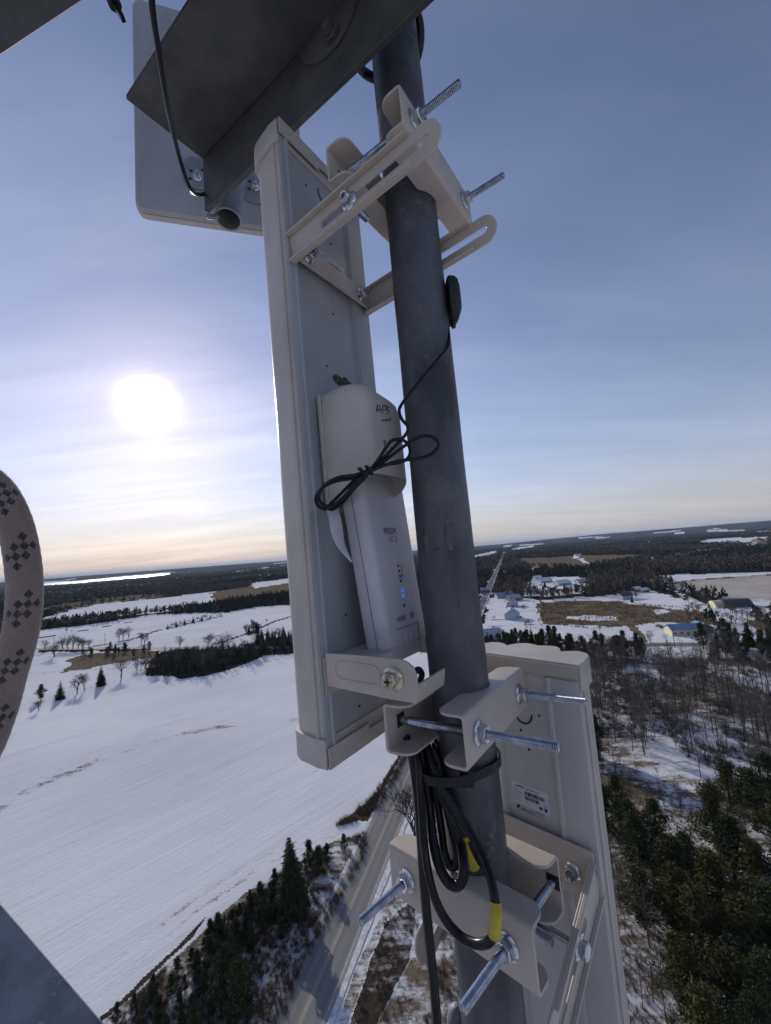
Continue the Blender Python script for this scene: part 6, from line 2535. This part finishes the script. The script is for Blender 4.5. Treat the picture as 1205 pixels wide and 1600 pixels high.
# short open pipe stub carried at the end of the beam
pbot = P(357, 343, 0.70)
pax = (P(363, 260, 0.73) - pbot).normalized()
stub = thing('pipe_stub', pbot, 'short open ended galvanized pipe under the outer end of the beam', 'pipe')
bm = BM()
prof_o, prof_i = 0.0222, 0.0188
Lp = 0.34
rings = []
x, y = frame_of(pax)
for (t_, r) in ((0, prof_i), (0, prof_o), (Lp, prof_o), (Lp, prof_i), (0.0, prof_i)):
    rings.append([bm.verts.new(pbot + pax * t_ + (x * math.cos(a) + y * math.sin(a)) * r) for a in [2 * math.pi * k / 40 for k in range(40)]])
for a, b in zip(rings[:-1], rings[1:]):
    for k in range(40):
        bm.faces.new((a[k], a[(k + 1) % 40], b[(k + 1) % 40], b[k]))
bmesh.ops.remove_doubles(bm, verts=bm.verts[:], dist=1e-6)
bmesh.ops.recalc_face_normals(bm, faces=bm.faces[:])
obj('pipe', bm, M_GALV, stub, smooth=40)
bm = BM()
for k in range(5):
    c = P(326 + 3.4 * k, 338 + 1.0 * math.sin(k), 0.675 + 0.004 * k)
    ret = bmesh.ops.create_icosphere(bm, subdivisions=2, radius=0.0042, matrix=Matrix.Translation(c))
obj('weld_bead', bm, M_GALV, stub, smooth=60)

# ================================================================== TOWER MEMBERS, CONNECTOR, ROPE
# angle member, top left corner
p0, p1 = P(-120, 110, 0.62), P(135, -45, 0.40)
d = (p1 - p0).normalized()
tm = thing('tower_brace', p0, 'dark tower brace cutting the top left corner', 'brace')
nv = (C0 - p0)
nv = (nv - d * nv.dot(d)).normalized()
sv = d.cross(nv)
bm = BM()
lo_edge0, lo_edge1 = P(-10, 92, 0.50), P(132, -3, 0.46)
d = (lo_edge1 - lo_edge0).normalized()
nv = (C0 - lo_edge0)
nv = (nv - d * nv.dot(d)).normalized()
sv = d.cross(nv)
if sv.dot(UPV) < 0:
    sv = -sv
add_box(bm, lo_edge0, d, sv, nv, -0.5, 0.6, 0.0, 0.075, -0.006, 0.0)
obj('flange', bm, M_BEAM, tm, bevel=0.001)
bm = BM()
add_box(bm, lo_edge0, d, sv, nv, -0.5, 0.6, 0.0, 0.006, -0.075, -0.00605)
obj('web', bm, M_BEAM, tm, bevel=0.001)

# round tower leg, bottom left corner
e0, e1 = P(-8, 1402, 0.42), P(166, 1604, 0.36)
i0, i1 = P(-8, 1560, 0.42), P(32, 1604, 0.40)
d = (e1 - e0).normalized()
c0 = e0
tv = (i1 - e1)
tv = (tv - d * tv.dot(d))
rad = 0.029
nv = (C0 - e0)
nv = (nv - d * nv.dot(d)).normalized()
sv = d.cross(nv).normalized()
if sv.dot(RT) > 0:
    sv = -sv
ax0 = e0 + sv * rad - d * 0.35
lg = thing('angle_bar', ax0, 'sloping grey galvanized angle bar in the bottom left corner', 'bar')
bm = BM()
add_box(bm, e0, d, sv, nv, -0.35, 1.1, 0.0, 0.062, -0.006, 0.0)
obj('face_leg', bm, M_TOWER, lg, bevel=0.0022)
bm = BM()
add_box(bm, e0, d, sv, nv, -0.35, 1.1, 0.0, 0.006, -0.062, -0.0061)
obj('side_leg', bm, M_TOWER, lg, bevel=0.0015)

# dangling connector
cn = thing('cable_end', P(178, -6, .45), 'small black cable end poking in at the top edge, left of the panel antenna', 'cable')
bm = BM()
add_tube(bm, spline([P(150, -70, .45), P(168, -20, .45), P(180, 8, .45)], 6), 0.0068, 12)
obj('sleeve', bm, M_BLACKM, cn, smooth=50)
bm = BM()
dd = (P(193, 30, .45) - P(178, 5, .45)).normalized()
x, y = frame_of(dd)
add_box(bm, P(178, 5, .45), x, y, dd, -0.0036, 0.0036, -0.0022, 0.0022, 0, 0.020)
obj('tail', bm, M_BLACK, cn, bevel=0.0006)


# rope: 16 plait kernmantle with dark diamond marks woven in
def rope_mat(name):
    m, n, l, b = newmat(name)
    uv = N(n, 'ShaderNodeUVMap')
    sp = N(n, 'ShaderNodeSeparateXYZ')
    l.new(uv.outputs[0], sp.inputs[0])

    def mth(op, a, b_=None, c_=None):
        k = N(n, 'ShaderNodeMath', operation=op)
        for i, v in enumerate((a, b_, c_)):
            if v is None:
                continue
            if isinstance(v, (int, float)):
                k.inputs[i].default_value = v
            else:
                l.new(v, k.inputs[i])
        return k.outputs[0]
    # plait coordinates: u in strands round the rope (12), v along in strand lengths
    a = mth('ADD', sp.outputs[0], sp.outputs[1])
    c = mth('SUBTRACT', sp.outputs[0], sp.outputs[1])
    fa, fc = mth('FLOOR', a), mth('FLOOR', c)
    def band(src, off, w_):
        return mth('LESS_THAN', mth('MODULO', mth('ADD', src, 1200.0 - off), 12.0), w_ - 0.5)
    mark2 = mth('MAXIMUM', mth('MULTIPLY', band(fa, 0.0, 5.0), band(fc, 0.0, 3.0)), mth('MULTIPLY', band(fa, 6.0, 5.0), band(fc, 6.0, 3.0)))
    par = mth('LESS_THAN', mth('MODULO', mth('ADD', mth('ADD', fa, fc), 2400.0), 2.0), 0.5)
    mark2 = mth('MULTIPLY', mark2, par)
    t = N(n, 'ShaderNodeTexCoord')
    nz_ = N(n, 'ShaderNodeTexNoise', inp={'Scale': 110.0, 'Detail': 6.0})
    l.new(t.outputs['Object'], nz_.inputs[0])
    nb_ = N(n, 'ShaderNodeTexNoise', inp={'Scale': 28.0, 'Detail': 3.0})
    l.new(t.outputs['Object'], nb_.inputs[0])
    dirt = N(n, 'ShaderNodeMix', data_type='RGBA')
    dirt.inputs[6].default_value = (0.31, 0.24, 0.20, 1)
    dirt.inputs[7].default_value = (0.15, 0.10, 0.085, 1)
    l.new(mth('ADD', mth('MULTIPLY', nz_.outputs[0], 0.5), mth('MULTIPLY', nb_.outputs[0], 0.6)), dirt.inputs[0])
    mx = N(n, 'ShaderNodeMix', data_type='RGBA')
    l.new(mark2, mx.inputs[0])
    l.new(dirt.outputs[2], mx.inputs[6])
    mx.inputs[7].default_value = (0.030, 0.028, 0.030, 1)
    l.new(mx.outputs[2], b.inputs['Base Color'])
    b.inputs['Roughness'].default_value = 0.9
    b.inputs['Sheen Weight'].default_value = 0.4
    da = mth('ABSOLUTE', mth('SUBTRACT', mth('FRACT', a), 0.5))
    dc = mth('ABSOLUTE', mth('SUBTRACT', mth('FRACT', c), 0.5))
    hh = mth('SUBTRACT', 0.5, mth('MAXIMUM', da, dc))
    hb = mth('ADD', mth('MULTIPLY', mth('MINIMUM', mth('MULTIPLY', hh, 5.0), 1.0), 0.6), mth('MULTIPLY', nz_.outputs[0], 0.7))
    bp_ = N(n, 'ShaderNodeBump', inp={'Strength': 0.6, 'Distance': 0.0004})
    l.new(hb, bp_.inputs['Height'])
    l.new(bp_.outputs[0], b.inputs['Normal'])
    return m


M_ROPE = rope_mat('plaited_rope')
M_FUZZ = surf('rope_fibre', (0.55, 0.50, 0.45), 0.9)
rp = spline([P(*p) for p in ((-150, 790, .21), (-95, 745, .205), (-45, 738, .20), (-6, 762, .197), (20, 808, .195), (34, 864, .193), (39, 925, .192), (32, 990, .191), (14, 1055, .190),
                             (-4, 1120, .189), (-34, 1190, .188), (-90, 1260, .187), (-170, 1300, .187))], 14)
rr0 = 0.0069
rope = thing('climbing_rope', rp[0], 'fuzzy dirty pink plaited rope with black diamond marks, bending in at the left edge', 'rope')
bm = BM()
uvl = bm.loops.layers.uv.new('UVMap')
seg = 36
rings = []
pxv = None
acc = 0.0
vs_ = []
for i, p in enumerate(rp):
    a = rp[max(0, i - 1)]
    b = rp[min(len(rp) - 1, i + 1)]
    dd = (b - a).normalized()
    x = frame_of(dd)[0] if pxv is None else (pxv - dd * pxv.dot(dd)).normalized()
    pxv = x
    y = dd.cross(x)
    if i:
        acc += (p - rp[i - 1]).length
    vs_.append(acc)
    rings.append([bm.verts.new(p + (x * math.cos(2 * math.pi * k / seg) + y * math.sin(2 * math.pi * k / seg)) * rr0 * (1 + 0.012 * math.sin(i * 1.7 + k))) for k in range(seg)])
NSTR = 12
for i in range(len(rings) - 1):
    for k in range(seg):
        f = bm.faces.new((rings[i][k], rings[i][(k + 1) % seg], rings[i + 1][(k + 1) % seg], rings[i + 1][k]))
        f.smooth = True
        us = (k / seg * NSTR, (k + 1) / seg * NSTR, (k + 1) / seg * NSTR, k / seg * NSTR)
        vv = (vs_[i], vs_[i], vs_[i + 1], vs_[i + 1])
        for lp, u_, v_ in zip(f.loops, us, vv):
            lp[uvl].uv = (u_ + 3.5, v_ / 0.0042)
obj('sheath', bm, M_ROPE, rope)
bm = BM()
for _ in range(9000):
    i = rng.integers(1, len(rp) - 1)
    p = rp[i].lerp(rp[i + 1], rng.random())
    dd = (rp[i + 1] - rp[i]).normalized()
    x, y = frame_of(dd)
    a = rng.random() * 2 * math.pi
    nn = x * math.cos(a) + y * math.sin(a)
    st = p + nn * rr0 * 0.98
    tang = (dd * rng.normal() + dd.cross(nn) * rng.normal()) * 0.8
    e_ = st + (nn + tang).normalized() * (0.0008 + 0.0022 * rng.random() ** 2)
    w_ = dd.cross(nn) * 0.00004
    a1, a2, a3 = bm.verts.new(st - w_), bm.verts.new(st + w_), bm.verts.new(e_)
    bm.faces.new((a1, a2, a3))
fz = obj('loose_fibres', bm, M_FUZZ, rope)
fz['kind'] = 'stuff'

# small grey clamp end low beside the mast
hs_ = [P(712, 1572, .42), P(713, 1580, .42), P(713, 1592, .418), P(716, 1640, .41), P(722, 1800, .40)]
bm = BM()
add_tube(bm, hs_, [0.004, 0.0075, 0.0095, 0.0100, 0.0100], 16)
tag(obj('conduit_stub', bm, M_TOWER, None, base=hs_[0], smooth=70), 'worn pale stub poking up at the bottom edge beside the mast', 'stub')
